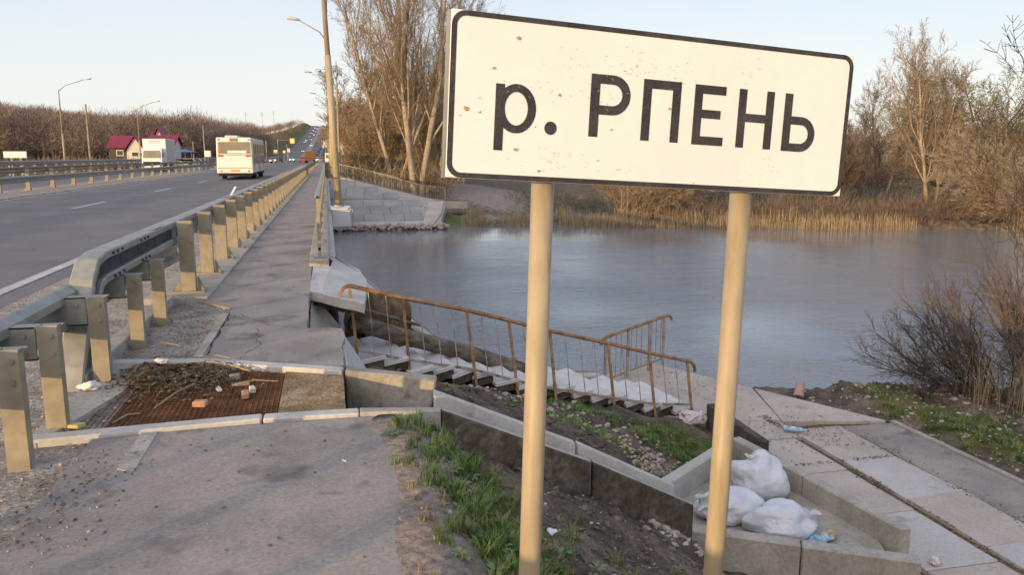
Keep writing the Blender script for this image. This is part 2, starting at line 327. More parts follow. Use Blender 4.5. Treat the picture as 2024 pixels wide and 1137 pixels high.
    h = np.where((X > 5.25) & (X < 8.15) & (Y < 13.6) & (Y > -20), np.minimum(h, -2.44), h)
    h = np.where((X > 4.6) & (X < 7.2) & (Y > 10.6) & (Y < 13.6), np.minimum(h, -2.5), h)
    if detail:
        nr = ss(40, 12, Y)*((rx > .05) & ~((X > -1.75) & (X < .8) & (Y > 4.7) & (Y < 6.3))) * ((X < 5.2) | (X > 8.2))
        amp = .085*ss(.4, 1.5, rx)+.006*ss(.1,.3,rx)
        h = h+nr*amp*fbm(X*2.6, Y*2.6, 5, 5)*1.5
        h = h+.5*fbm(X*.12, Y*.12, 11)*ss(60, 120, Y)*((rx > 3) | (rl > 3))
        bank = ss(50.2, 51.5, s)*ss(60, 53, s)
        h = h+bank*.35*fbm(X*.8, Y*.8, 21)
    return h
def hz(x, y): return float(terrain(np.array([x]), np.array([y]))[0])
def rng(a, b, st): return list(np.arange(a, b-1e-6, st))
gx = np.array(rng(-900,-300,60)+rng(-300,-60,12)+rng(-60,-28,4)+rng(-28,-2,2)+rng(-2,9.6,.09)+rng(9.6,16,.4)+rng(16,60,1)+rng(60,300,9)+rng(300,1201,60))
gy = np.array(rng(-40,1.5,4)+rng(1.5,14,.09)+rng(14,70,.8)+rng(70,300,5)+rng(300,1300,16)+rng(1300,2601,130))
GX, GY = np.meshgrid(gx, gy); GZ = terrain(GX, GY)
nx, ny = len(gx), len(gy)
ii = (np.arange(ny-1)[:,None]*nx+np.arange(nx-1)[None,:]).ravel()
gf = np.stack([ii, ii+1, ii+nx+1, ii+nx], 1)

def ground_mat():
    m = bpy.data.materials.new('soil_and_grass'); m.use_nodes = True; n = m.node_tree; N = n.nodes; L = n.links; b = N['Principled BSDF']
    b.inputs['Roughness'].default_value = .95; b.inputs['Specular IOR Level'].default_value = .15
    g = N.new('ShaderNodeNewGeometry'); at = N.new('ShaderNodeAttribute'); at.attribute_name = 'cover'
    def noise(s, d=6): t = N.new('ShaderNodeTexNoise'); t.inputs['Scale'].default_value = s; t.inputs['Detail'].default_value = d; t.inputs['Roughness'].default_value = .65; L.new(g.outputs['Position'], t.inputs['Vector']); return t.outputs['Fac']
    def ramp(f, cs, lo=.32, hi=.68):
        r = N.new('ShaderNodeValToRGB'); L.new(f, r.inputs[0]); e = r.color_ramp.elements; e[0].position = lo; e[1].position = hi; e[0].color = cs[0]+(1,); e[1].color = cs[-1]+(1,)
        if len(cs) == 3: q = e.new((lo+hi)/2); q.color = cs[1]+(1,)
        return r.outputs[0]
    def mix(f, a, c): x = N.new('ShaderNodeMix'); x.data_type = 'RGBA'; L.new(f, x.inputs[0]); L.new(a, x.inputs[6]); L.new(c, x.inputs[7]); return x.outputs[2]
    n1 = noise(2.3); n2 = noise(.22); n3 = noise(24, 4)
    soil = ramp(n1, [(.06,.045,.034),(.13,.10,.076),(.24,.19,.145)])
    grass = ramp(n1, [(.055,.06,.022),(.10,.11,.035),(.16,.14,.06)])
    far = ramp(n2, [(.11,.075,.05),(.14,.11,.055),(.11,.13,.04)])
    sep = N.new('ShaderNodeSeparateColor'); L.new(at.outputs['Color'], sep.inputs[0])
    def edge(s, w_=.35):   # break the mask edge with noise
        a = N.new('ShaderNodeMath'); a.operation = 'MULTIPLY_ADD'; L.new(n1, a.inputs[0]); a.inputs[1].default_value = 1.2; a.inputs[2].default_value = -.6
        c = N.new('ShaderNodeMath'); c.operation = 'ADD'; L.new(sep.outputs[s], c.inputs[0]); L.new(a.outputs[0], c.inputs[1])
        r = N.new('ShaderNodeMapRange'); r.inputs[1].default_value = .35; r.inputs[2].default_value = .65; L.new(c.outputs[0], r.inputs[0]); return r.outputs[0]
    pale = ramp(n1, [(.22,.18,.15),(.31,.255,.21)])
    o = mix(edge(0), soil, grass); o = mix(edge(2), o, pale); o = mix(sep.outputs[1], o, far)
    mr = N.new('ShaderNodeMapRange'); mr.inputs[1].default_value = .3; mr.inputs[2].default_value = .7; mr.inputs[3].default_value = .6; mr.inputs[4].default_value = 1.4; L.new(n3, mr.inputs[0])
    vm = N.new('ShaderNodeVectorMath'); vm.operation = 'MULTIPLY'; L.new(o, vm.inputs[0]); L.new(mr.outputs[0], vm.inputs[1]); L.new(vm.outputs[0], b.inputs['Base Color'])
    bp = N.new('ShaderNodeBump'); bp.inputs['Distance'].default_value = .05; L.new(noise(14, 8), bp.inputs['Height']); L.new(bp.outputs[0], b.inputs['Normal'])
    return m
ground = np_mesh('ground', np.stack([GX.ravel(), GY.ravel(), GZ.ravel()], 1), gf, ground_mat(), smooth=True); ground['kind'] = 'structure'
S_ = GY+.35*GX
def blob(cx, cy, rx_, ry): return np.clip(1.5-1.5*np.hypot((GX-cx)/rx_, (GY-cy)/ry), 0, 1)
cg = np.maximum.reduce([blob(.75,3.6,.7,1.7)*.8, blob(3.2,8.3,1.0,.7), blob(4.6,9.2,1.0,.8), blob(4.9,8.6,.6,1.2), blob(1.5,8.5,.6,.8)*.6, .75*ss(8.3,8.6,GX)*ss(10.0,9.0,GX)*ss(12.5,11.5,GY), ss(52,55,S_)*ss(130,80,S_)*.36, blob(6.9,49.5,2.5,6)])
cf = ss(80, 140, GY)
cp = np.maximum.reduce([blob(10.5,50.2,2.6,1.6), blob(13,70,5,26)*.9, ss(.75,.5,GX)*ss(.0,.2,GX)*ss(4.8,4.6,GY)*.9, blob(3.9,8.2,.8,.8)*.5, blob(10.3,8.6,1.4,1.5)*.6])
col = np.stack([cg.ravel(), cf.ravel(), cp.ravel(), np.ones(cg.size)], 1).astype(np.float32)
a = ground.data.color_attributes.new('cover', 'FLOAT_COLOR', 'POINT'); a.data.foreach_set('color', col.ravel())

wat = MB().add([(-300,-60,-2.75),(300,-60,-2.75),(300,190,-2.75),(-300,190,-2.75)], [(0,1,2,3)]).build('river_water', M['water']); wat['kind'] = 'structure'

# ---------------- road, bridge, pavement ----------------
def strip(name, x0, x1, m, dz, y0=-12, y1=1500, thick=0, ys=None):
    Y = [y for y in (ys or (list(np.arange(y0, min(y1, 360), 12))+list(np.arange(max(y0, 360), y1, 20)))) ]+[y1]
    mb = MB(); n = len(Y); vs = []
    for y in Y:
        X = float(xs(y)); Z = float(zr(y))+dz; vs += [(x0+X, y, Z), (x1+X, y, Z)]
        if thick: vs += [(x1+X, y, Z-thick), (x0+X, y, Z-thick)]
    if thick: fs = [(4*i+a_, 4*i+b_, 4*i+4+b_, 4*i+4+a_) for i in range(n-1) for a_, b_ in ((0,1),(1,2),(2,3),(3,0))]+[(0,3,2,1),(4*n-4,4*n-3,4*n-2,4*n-1)]
    else: fs = [(2*i, 2*i+1, 2*i+3, 2*i+2) for i in range(n-1)]
    o = mb.add(vs, fs).build(name, m); o['kind'] = 'structure'; return o
strip('road', -26.2, -3.5, M['asphalt'], -.08, thick=.15)
strip('road_shoulder', -3.5, -1.38, M['dust'], -.03, thick=.2, y1=300)
strip('median_strip', -15.2, -12.3, M['dust'], -.045, thick=.1, y1=1500)
strip('lane_marking_edge', -4.12, -3.95, M['mark'], -.074)
strip('lane_marking_median', -12.22, -12.05, M['mark'], -.074); strip('lane_marking_far_side', -15.5, -15.33, M['mark'], -.074)
mb = MB()
for x in (-8.1, -19.6):
    for k in range(60):
        y = 28+k*12.8-(4 if x < -10 else 0)
        if y > 420: break
        X = float(xs(y)); z0 = float(zr(y))-.074; z1 = float(zr(y+4))-.074
        mb.add([(x-.07+X,y,z0),(x+.07+X,y,z0),(x+.07+X,y+3.9,z1),(x-.07+X,y+3.9,z1)], [(0,1,2,3)])
mb.build('lane_marking_dashes', M['mark'])['kind'] = 'structure'
# bridge deck under road, footway along the bridge
mb = MB().box(-26.4, 12.6, -.75, -.02, 57.5, -.24); mb.build('bridge_deck', M['conc'])['kind'] = 'structure'
mb = MB().box(-26, 13.0, -4, -.3, 13.8, -.76).box(-26, 55.2, -4, -.4, 56, -.76).box(-25, 33, -4, -.9, 34, -.76); mb.build('bridge_abutment', M['conc'])['kind'] = 'structure'
# footway
def poly(name, pts, m, thick=.1, bevel=0): o = MB().prism([(x,y,z-thick) for x,y,z in pts], (0,0,thick)).build(name, m, bevel=bevel); o['kind'] = 'structure'; return o
R2 = random.Random(3)
def jag(p, q, n, a):
    return [(p[0]+(q[0]-p[0])*i/n+R2.uniform(-a,a)*(0<i<n), p[1]+(q[1]-p[1])*i/n+R2.uniform(-a,a)*(0<i<n), p[2]+(q[2]-p[2])*i/n) for i in range(n)]
poly('sidewalk_near', [(-1.38,-12,-.012),(.42,-12,-.012),(.42,4.76,-.012),(-1.38,4.76,-.012)], M['walk'], .12)
sw = [(-1.04,6.42,.0),(.03,5.97,.0)]+jag((.07,6.0,0),(.09,7.3,0),7,.015)+jag((.08,7.33,0),(-.24,7.42,0),4,.02)+jag((-.24,7.42,0),(-.26,9.45,0),8,.012)+[(-.27,11.6,0),(-.27,13,0),(-.27,58,0),(-.27,100,0),(-.27,220,0),(-1.38,220,0),(-1.38,9,0),(-1.04,8.6,0)]
poly('sidewalk', sw, M['walk'], .12)
poly('sidewalk_dirt_strip', [(-1.38,6.42,-.02),(-1.05,6.42,-.02),(-1.05,8.6,-.02),(-1.38,9,-.02)], M['dust'], .1)
poly('sidewalk_kerb', [(-1.10,6.5,.012),(-1.03,6.47,.012),(-1.03,8.25,.012),(-1.10,8.3,.012)], M['conc'], .1)
poly('sidewalk_kerb', [(-1.12,4.2,-.004),(-1.03,4.15,-.007),(-1.03,4.75,-.006),(-1.12,4.75,-.004)], M['conc'], .1)
poly('shoulder_kerb', [(-1.86,5.9,.06),(-1.72,5.9,.06),(-1.72,9.2,.06),(-1.86,9.2,.06)], M['conc'], .2, .008)
poly('guardrail_pad', [(-2.05,9.2,.03),(-1.36,9.2,.03),(-1.36,62,.03),(-2.05,62,.03)], M['conc'], .2, .01)
poly('bridge_plinth', [(-.3,11.7,.10),(-.02,11.7,.10),(-.02,57,.10),(-.3,57,.10)], M['conc'], .5, .01)
poly('bridge_edge_beam', [(-.02,12.7,.02),(.08,12.7,.02),(.08,57,.02),(-.02,57,.02)], M['conc_light'], .75)

# cracked footway slab hanging over the wash-out
t = empty('broken_slab', (.1,10,-.05), 'cracked pale concrete slab tilting over the washed-out hole beside the sidewalk', 'broken slab')
pts = jag((-.26,9.50,.0),(.36,9.05,-.10),6,.03)+jag((.36,9.05,-.10),(.50,11.2,-.12),6,.015)+[(.42,11.9,-.1),(.06,12.9,-.02),(-.0,11.65,0),(-.25,11.65,0)]
MB().prism([(x,y,z-.11) for x,y,z in pts], (0,0,.11)).build('slab', M['conc_light'], t)
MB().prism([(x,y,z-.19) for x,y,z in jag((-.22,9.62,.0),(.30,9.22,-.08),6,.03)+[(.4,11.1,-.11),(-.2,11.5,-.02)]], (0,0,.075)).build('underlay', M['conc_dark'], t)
mb = MB().prism([(.075,7.38,-.03),(.10,6.1,-.03),(.27,6.3,-.42),(.33,6.9,-.52),(.30,7.4,-.42)], (-.05,.03,-.03))
tag(mb.build('leaning_slab', M['conc_light'], bevel=.01), 'pale concrete slab leaning against the broken sidewalk edge above the drain channel', 'leaning slab')
mb = MB().prism([(-.24,9.72,-.06),(-.26,9.1,-.36),(.06,10.2,-.55)], (.03,.02,-.06))
tag(mb.build('slab_fragment', M['conc_light']), 'triangular pale concrete fragment wedged in the hole under the tilted slab', 'concrete fragment')
# earth face in the hole
V1 = []; F1 = []
for i in range(15):
    for j in range(8):
        u, v_ = i/14, j/7
        x = .15+1.0*u+.07*fbm(np.array(u*6.), np.array(v_*5.), 4); y = 11.0+.9*u-.35*sin(v_*3)+.12*float(fbm(np.array(u*7.+3), np.array(v_*5.), 8)); z = -.14-.45*u-v_*(.85-.35*u)
        V1.append((float(x), float(y), float(z)))
for i in range(14):
    for j in range(7): F1.append((i*8+j, i*8+8+j, i*8+9+j, i*8+1+j))
MB().add(V1, F1).build('earth_bank', M['soilclay'], smooth=True)['kind'] = 'structure'

# ---- edge kerb curving down the abutment cone
t = empty('cone_kerb', (2.4,12.7,-1.8), 'pale concrete kerb curving down from the bridge corner to the river landing', 'kerb')
kc = [(.02,12.95,.0),(.38,11.6,-.12),(.92,11.66,-.62),(1.30,12.0,-1.0),(1.61,12.3,-1.3),(2.0,12.7,-1.58),(2.39,12.9,-1.82),(2.85,13.0,-2.0),(3.32,13.03,-2.14),(4.0,13.05,-2.26),(4.7,13.06,-2.31)]
MB().sweep([(-.0,-.09),(.22,-.09),(.22,.0),(.0,.0)], kc, side=(-.25,-1,0)).build('kerb', M['conc_light'], t, bevel=.01)
MB().sweep([(-.05,-.2),(-.01,-.2),(-.01,.03),(-.05,.03)], kc, side=(-.25,-1,0)).build('edge_strip', M['conc'], t)
# apron between kerb and stair (bank slope)
V1 = []; F1 = []
top = [(.55,11.4,-.5),(.95,11.35,-.80),(1.45,11.7,-1.22),(2.1,12.3,-1.72),(2.8,12.7,-2.06),(3.6,12.85,-2.28),(4.6,12.9,-2.42)]
bot = [(.3,10.2,-1.35),(.9,10.7,-1.55),(1.5,11.0,-1.75),(2.2,11.3,-2.0),(3.0,11.7,-2.22),(3.9,12.0,-2.40),(4.7,12.3,-2.5)]
for i in range(7):
    for j in range(6):
        k = j/5; p = Vector(top[i]).lerp(Vector(bot[i]), k); n_ = .05*fbm(np.array(i*1.7), np.array(j*1.3), 31)
        V1.append((p.x, p.y, p.z+float(n_)))
for i in range(6):
    for j in range(5): F1.append((i*6+j, i*6+6+j, i*6+7+j, i*6+1+j))
MB().add(V1, F1).build('bank_slope', M['soilclay'], smooth=True)['kind'] = 'structure'

# ---- stair
dirS = V(5.15,1.42,0).normalized(); dirP = V(-dirS.y, dirS.x, 0)
st = empty('broken_stair', (.4,9.3,-.8), 'collapsed pale concrete stair stepping down to the river landing', 'stair')
NST = 17
for i in range(NST):
    u = (i+.5)/NST; base = V(.30,9.30,-.80)+V(5.1,1.40,0)*u; z = -.80-1.56*u
    jt = R.uniform(-.09,.09) if i > 2 else R.uniform(-.2,.2); tilt = R.uniform(.08,.24); yaw = R.uniform(-.09,.09)
    ax = (dirS*cos(yaw)+dirP*sin(yaw)); ay = V(0,0,1).cross(ax); ay = (ay+V(0,0,R.uniform(-.01,.09))).normalized(); axt = (ax+V(0,0,tilt*.9)).normalized()
    azt = axt.cross(ay).normalized()
    if azt.z < 0: azt = -azt
    wid = .60; ctr = V(base.x, base.y, z+.01+jt*.22)+ay*(wid+.02+jt*.5)
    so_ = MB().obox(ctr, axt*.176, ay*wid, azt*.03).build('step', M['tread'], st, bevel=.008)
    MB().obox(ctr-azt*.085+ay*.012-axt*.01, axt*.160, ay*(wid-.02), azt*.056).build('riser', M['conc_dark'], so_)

# timber log lying on the stair
t = empty('timber_log', (1.4,10.2,-1), 'old grey round timber lying lengthwise along the broken stair', 'log')
lp = [V(.22,9.98,-.50).lerp(V(2.72,10.62,-1.47), k/8)+V(0,0,R.uniform(-.012,.012)) for k in range(9)]
lg = MB().tube(lp, [.105,.108,.11,.112,.11,.112,.108,.104,.098], 14).build('trunk', M['log'], t, smooth=True)
MB().tube([lp[-1]-V(.03,0,-.01), lp[-1]+(lp[-1]-lp[-2]).normalized()*.006], .06, 12).build('hollow_end_shade', M['darkpit'], t)  # flat dark disc painted as the shade inside a hollow log
tag(MB().tube([V(.28,9.78,-.28), V(.75,9.92,-.46), V(1.12,10.02,-.60)], [.022,.025,.02], 6).build('wooden_stake', M['log']), 'thin broken wooden stake in the hole above the timber log', 'stake')
for k,(x,y,z,r) in enumerate([(.42,9.75,-.86,.13),(.55,9.95,-.80,.10),(.28,9.9,-.95,.12)]):
    pass

# ---------------- railings ----------------
def bar(mb, p, q, w_, d_=None):
    p = Vector(p); q = Vector(q); d = (q-p).normalized(); a = d.cross(V(0,0,1)) if abs(d.z) < .9 else V(1,0,0).cross(d)*-1
    a.normalize(); b = d.cross(a).normalized(); d_ = d_ or w_
    return mb.obox((p+q)/2, d*((q-p).length/2), a*w_/2, b*d_/2)
def curve_end(p, d, r, n=6, down=True):   # quarter bend from direction d to straight down
    out = []
    for k in range(1, n+1):
        t_ = pi/2*k/n*1.1; out.append(p+d*(r*sin(t_))+V(0,0,-r*(1-cos(t_))))
    return out
t = empty('stair_railing', (2.8,10,-1.6), 'long rusty orange handrail with thin balusters along the broken stair', 'railing')
RL = [((.21,9.38,.07),(.28,9.24,-.90)),((.86,9.62,-.15),(.92,9.50,-1.12)),((1.71,9.86,-.39),(1.80,9.70,-1.36)),((2.31,10.02,-.59),(2.40,9.84,-1.60)),((2.93,10.17,-.80),(2.98,9.99,-1.80)),((3.88,10.42,-1.09),(3.94,10.23,-2.07)),((4.62,10.62,-1.33),(4.67,10.45,-2.28)),((5.36,10.86,-1.56),(5.41,10.72,-2.40))]
tops = [Vector(a_) for a_, b_ in RL]
d0 = (tops[0]-tops[1]).normalized(); d0 = V(d0.x, d0.y, 0).normalized(); d1_ = (tops[-1]-tops[-2]).normalized()
path = curve_end(tops[0]+V(0,0,.0), d0, .12)[::-1]+tops+[tops[-1]+d1_*.05]+curve_end(tops[-1]+d1_*.05, d1_, .13)
prof = [(-.032,-.02),(.032,-.02),(.032,.02),(-.032,.02)]
MB().tube(path, .030, 4).build('handrail', M['rust'], t, bevel=.004)
low = [Vector(a_).lerp(Vector(b_), .80) for a_, b_ in RL]
mb = MB()
for k in range(len(low)-1): bar(mb, low[k], low[k+1], .022, .035)
mb.build('bottom_rail', M['rustpale'], t)
for a_, b_ in RL: bar(MB(), a_, b_, .034).build('post', M['rust'], t)
for k in range(len(RL)-1):
    L_ = (tops[k+1]-tops[k]).length; nb = max(2, round(L_/.235))
    for j in range(1, nb):
        f_ = j/nb; p = tops[k].lerp(tops[k+1], f_); q = low[k].lerp(low[k+1], f_)+V(R.uniform(-.01,.01),0,0)
        bar(MB(), p, q, .011).build('baluster', M['rustpale'], t)
t = empty('landing_railing', (5.3,12.8,-2.3), 'rusty grey handrail rising away over the water at the far side of the landing', 'railing')
A = V(4.62,12.52,-1.52); B = V(6.08,13.26,-1.36); D_ = (B-A).normalized()
MB().tube([A-D_*.12+V(0,0,-.12), A-D_*.09+V(0,0,-.03), A]+[A.lerp(B, .5), B+D_*.05]+curve_end(B+D_*.05, D_, .11), .034, 4).build('handrail', M['rust'], t, bevel=.004)
for k in (0, .36, .72, .97): bar(MB(), A.lerp(B, k), A.lerp(B, k)+V(0,0,-.93), .042).build('post', M['rustpale'], t)
bar(MB(), A+V(0,0,-.78), B+V(0,0,-.80), .022, .035).build('bottom_rail', M['rustpale'], t)
for k in range(1, 12):
    if k in (4, 8): continue
    p = A.lerp(B, k/12); bar(MB(), p, p+V(0,0,-.78), .011).build('baluster', M['rustpale'], t)

# footway railing along the bridge
t = empty('bridge_railing', (-.15,34,.1), 'long galvanised steel railing with vertical bars along the bridge footway', 'railing')
y0, y1 = 11.8, 57.0
MB().box(-.19, y0, .98, -.11, y1, 1.03).build('handrail', M['steel'], t, bevel=.012)
tag(MB().box(-.175, y0-.003, .99, -.125, y0-.001, 1.02).build('tube_end_shade', M['darkpit'], t))  # thin dark plate painted as the shade inside the tube
MB().box(-.165, y0, .22, -.135, y1, .26).build('bottom_rail', M['steel'], t)
n_ = 19; stp = (y1-y0-.06)/n_
for k in range(n_+1):
    y = y0+k*stp; p_ = MB().box(-.175, y, .10, -.125, y+.06, .98).build('post', M['steel_dusty'], t)
    MB().box(-.24, y-.05, .10, -.06, y+.11, .115).build('base_plate', M['steel'], p_)
    if k < n_:
        mb = MB()
        for j in range(1, 19): yy = y+.03+j*stp/19; mb.box(-.158, yy-.009, .26, -.142, yy+.009, .98)
        mb.build('baluster_panel', M['steel_dusty'], t)

# ---------------- near guardrails ----------------
# C-section post: web faces the viewer
def cpost(x0, x1, y, z0, z1, d=.10, th=.012):
    mb = MB(); mb.box(x0, y, z0, x1, y+th, z1); mb.box(x1-th, y+th, z0, x1, y+d, z1); mb.box(x0, y+th, z0, x0+th, y+d, z1)
    return mb
WB = [(-.0,.155),(-.02,.15),(-.075,.115),(-.08,.065),(-.012,.03),(-.012,-.03),(-.08,-.065),(-.075,-.115),(-.02,-.15),(0,-.155),(.006,-.15),(-.012,-.142),(-.066,-.108),(-.070,-.072),(0,-.036),(0,.036),(-.07,.072),(-.066,.108),(-.012,.142),(.006,.15)]
g1 = empty('low_guardrail', (-1.7,5,0), 'lower dusty grey roadside guardrail with short posts beside the viewer', 'guardrail')
for y in (1.6,2.6,3.55,4.35,4.95,5.95,7.05,8.0):
    zb = -.16; p_ = cpost(-1.685+R2.uniform(-.004,.004), -1.575, y, zb, .615+R2.uniform(-.008,.006), .075).build('post', M['steel_dusty'], g1)
    br = MB().box(-1.93, y+.02, .41, -1.70, y+.028, .61).box(-1.93, y+.02, .602, -1.57, y+.13, .61).box(-1.93, y+.02, .41, -1.70, y+.10, .418).build('bracket', M['steel'], p_)
    for bx, bz in ((-1.61,.56),(-1.61,.45)): MB().tube([(bx,y+.002,bz),(bx,y-.012,bz)], .014, 6).build('bolt', M['steel'], p_)
    for bx, bz in ((-1.76,.56),(-1.76,.45)): MB().tube([(bx,y+.022,bz),(bx,y+.008,bz)], .014, 6).build('bolt', M['steel'], p_)
pts = [(-1.91, y_, .50-(.035*max(0, y_-8.2) if y_ > 8.2 else 0)) for y_ in (-3, 1, 3, 5, 7, 8.2, 9.4, 10.6)]
MB().sweep([(-a_*-1 if 0 else -a_-.09+.09, b_) for a_, b_ in WB], pts).build('beam', M['steel'], g1, smooth=False)
g2 = empty('bridge_guardrail', (-1.62,9.5,0), 'tall guardrail on bolted posts between the road and the bridge footway', 'guardrail')
ys_ = [9.57+1.5*k for k in range(36)]
for y in ys_:
    p_ = cpost(-1.70, -1.54, y, .045, .865, .10).build('post', M['steel_dusty'], g2)
    bp_ = MB().box(-1.80, y-.06, .03, -1.44, y+.20, .045)
    bp_.prism([(-1.525,y+.05,.045),(-1.455,y+.05,.045),(-1.525,y+.05,.21)], (0,.008,0)); bp_.prism([(-1.525,y+.10,.045),(-1.455,y+.10,.045),(-1.525,y+.10,.21)], (0,.008,0))
    bp_.prism([(-1.715,y+.05,.045),(-1.785,y+.05,.045),(-1.715,y+.05,.17)], (0,.008,0))
    bp_.build('base_plate', M['steel_dusty'], p_)
    if y < 34: MB().box(-1.90, y+.02, .58, -1.715, y+.028, .80).box(-1.90, y+.028, .792, -1.715, y+.11, .80).build('bracket', M['steel'], p_)
    if y < 24:
        for bx, bz in ((-1.56,.82),(-1.56,.62)): MB().tube([(bx,y,bz),(bx,y-.014,bz)], .014, 6).build('bolt', M['steel'], p_)
t = empty('barrier_tape', (-1.78,15.6,.86), 'torn strip of red and white barrier tape caught on the guardrail', 'tape')
MB().add([(-1.80,15.6,.87),(-1.76,15.6,.87),(-1.70,15.9,1.02),(-1.74,15.9,1.02)], [(0,1,2,3)]).build('white_band', M['litter'], t)
MB().add([(-1.90,15.0,.868),(-1.84,15.0,.868),(-1.76,15.6,.87),(-1.80,15.6,.87)], [(0,1,2,3)]).build('red_band', mat('red_tape', [(.5,.08,.08),(.6,.15,.12)], 9, .5), t)
# box-like double beam that bends down to the ground at its near end
def boxbeam(zc, h): return [(-.085,zc-h),(.085,zc-h),(.085,zc+h),(-.085,zc+h)]
pth = [V(-1.815,y_,.725) for y_ in (63.5,40,20,12,9.4,8.0,6.75)]
bend = [V(-1.815,6.55,.70), V(-1.815,6.42,.60), V(-1.815,6.36,.50), V(-1.815,6.02,.05), V(-1.815,5.90,-.18)]
def sweepn(prof, pts):    # profile (x, normal) with normal in the Y-Z plane
    mb = MB(); m_ = len(pts); n = len(prof); vs = []
    for i, p in enumerate(pts):
        d = (pts[min(i+1,m_-1)]-pts[max(i-1,0)]).normalized(); nn = V(0, d.z, -d.y)
        if nn.z < 0 and abs(d.y) > .9: nn = -nn
        if abs(d.y) <= .9: nn = V(0, -abs(d.z), abs(d.y))
        for a_, b_ in prof: vs.append(p+V(a_,0,0)+nn*b_)
    fs = [(i*n+k, i*n+(k+1)%n, (i+1)*n+(k+1)%n, (i+1)*n+k) for i in range(m_-1) for k in range(n)]+[tuple(range(n))[::-1], tuple(range((m_-1)*n, m_*n))]
    return mb.add(vs, fs)
full = pth+bend
bm_ = sweepn([(-.085,.06),(.085,.06),(.085,.125),(-.085,.125)], full).build('beam', M['steel'], g2, bevel=.01)
sweepn([(-.085,-.125),(.085,-.125),(.085,-.06),(-.085,-.06)], full).build('beam', M['steel'], g2, bevel=.01)
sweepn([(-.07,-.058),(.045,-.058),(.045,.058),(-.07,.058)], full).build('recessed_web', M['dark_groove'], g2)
mb = MB()
for y_ in (6.9,7.05,7.2,7.9,8.05,8.2):
    for z_ in (.82,.63): mb.tube([(-1.735,y_,z_),(-1.715,y_,z_)], .012, 6)
mb.build('splice_bolts', M['dark_groove'], g2)
tag(MB().box(-1.80,8.6,.855,-1.74,8.95,.86).build('beam_cap', M['steel'], g2))
# guardrail beyond the bridge
g3 = empty('far_guardrail', (-1.7,90,0), 'distant roadside guardrail continuing beyond the bridge footway', 'guardrail')
MB().sweep([(a_, b_) for a_, b_ in WB], [(-1.8, y_, .58) for y_ in (63.7,120,200,300)]).build('beam', M['steel'], g3)
for k in range(34): MB().box(-1.79, 65+2.5*k, -.05, -1.66, 65.06+2.5*k, .72).build('post', M['steel_dusty'], g3)
# median barrier with two beams
g4 = empty('median_guardrail', (-14,60,0), 'double-beam steel barrier on the dusty median strip', 'guardrail')
for k in range(46):
    y = 24.6+3.5*k
    p_ = MB().box(-14.12, y, -.04, -13.94, y+.1, .98).build('post', M['steel_dusty'], g4)
    if y < 80: MB().prism([(-14.26,y+.05,-.04),(-13.80,y+.05,-.04),(-13.94,y+.05,.12),(-14.12,y+.05,.12)], (0,.01,0)).build('base_plate', M['rustpale'], p_)
yy = [10,40,80,120,180,260,360]
MB().sweep([(-a_, b_) for a_, b_ in WB], [(-13.90,y_,.52) for y_ in yy]).build('beam', M['steel'], g4)
MB().sweep([(a_, b_*.75) for a_, b_ in WB], [(-14.2,y_,.90) for y_ in yy]).build('beam', M['steel'], g4)
g5 = empty('far_side_guardrail', (-26.3,60,0), 'tall grey barrier along the far edge of the opposite carriageway', 'guardrail')
for k in range(50): MB().box(-26.36, 30+3*k, -.04, -26.2, 30.1+3*k, 1.15).build('post', M['steel_dusty'], g5)
MB().sweep([(-a_, b_*1.2) for a_, b_ in WB], [(-26.1,y_,.98) for y_ in yy]).build('beam', M['steel'], g5)
MB().sweep([(-a_, b_*.9) for a_, b_ in WB], [(-26.1,y_,.52) for y_ in yy]).build('beam', M['steel'], g5)

# ---------------- river-name sign ----------------
U = V(0.99489,0.08388,-0.05543).normalized(); Dn = V(-.05607,-.01725,-.99849); Dn = (Dn-U*Dn.dot(U)).normalized(); Nf = U.cross(Dn)   # Nf points to the far side?
if Nf.y > 0: Nf = -Nf
O = V(.353,2.227,2.003)
def SP(s_, t_, o_=0): return O+U*s_+Dn*t_+Nf*o_
t = empty('river_name_sign', (1.0,2.3,0), 'white rectangular road sign with black frame and river name, on two posts', 'road sign')
M['signwhite'] = mat('sign_white_film', [(.65,.645,.625),(.69,.685,.665)], 2.2, .5, fine=.02, spec=.25, stain=((.50,.42,.3), 42, .735))
M['signblack'] = mat('faded_black_film', [(.028,.026,.028),(.05,.046,.05)], 9, .55, fine=.35, fscale=120, spec=.25)
M['mud'] = mat('mud_spot', [(.30,.2,.1),(.42,.32,.18)], 60, .9, fine=.3, fscale=160)
W_, H_ = 1.371, .4637
bo = MB().prism([SP(0,0,-.03), SP(W_,0,-.03), SP(W_,H_,-.03), SP(0,H_,-.03)], Nf*.03).build('board', M['signwhite'], t, bevel=.002)
MB().prism([SP(-.006,.002,-.034), SP(.0,.002,-.034), SP(.0,H_+.002,-.034), SP(-.006,H_+.002,-.034)], Nf*.028).build('board_edge_fold', M['steel'], t)
def rr(s0, t0, s1, t1, r, n=8):
    out = []
    for cx, cy, a0 in ((s1-r,t0+r,-90),(s1-r,t1-r,0),(s0+r,t1-r,90),(s0+r,t0+r,180)):
        for k in range(n+1): a_ = radians(a0+90*k/n); out.append((cx+r*cos(a_), cy+r*sin(a_)))
    return out
def ringmesh(mb, o_, i_, h):
    n = len(o_); vs = [SP(a_,b_,h) for a_,b_ in o_]+[SP(a_,b_,h) for a_,b_ in i_]
    return mb.add(vs, [(k,(k+1)%n,n+(k+1)%n,n+k) for k in range(n)])
ringmesh(MB(), rr(.0008,.0008,W_-.0008,H_-.0008,.042), rr(.0165,.0155,W_-.0165,H_-.0155,.027), .0012).build('black_frame', M['signblack'], t)
def lp_(mb, pts): return mb.add([SP(a_,b_,.0014) for a_,b_ in pts], [tuple(range(len(pts)))])
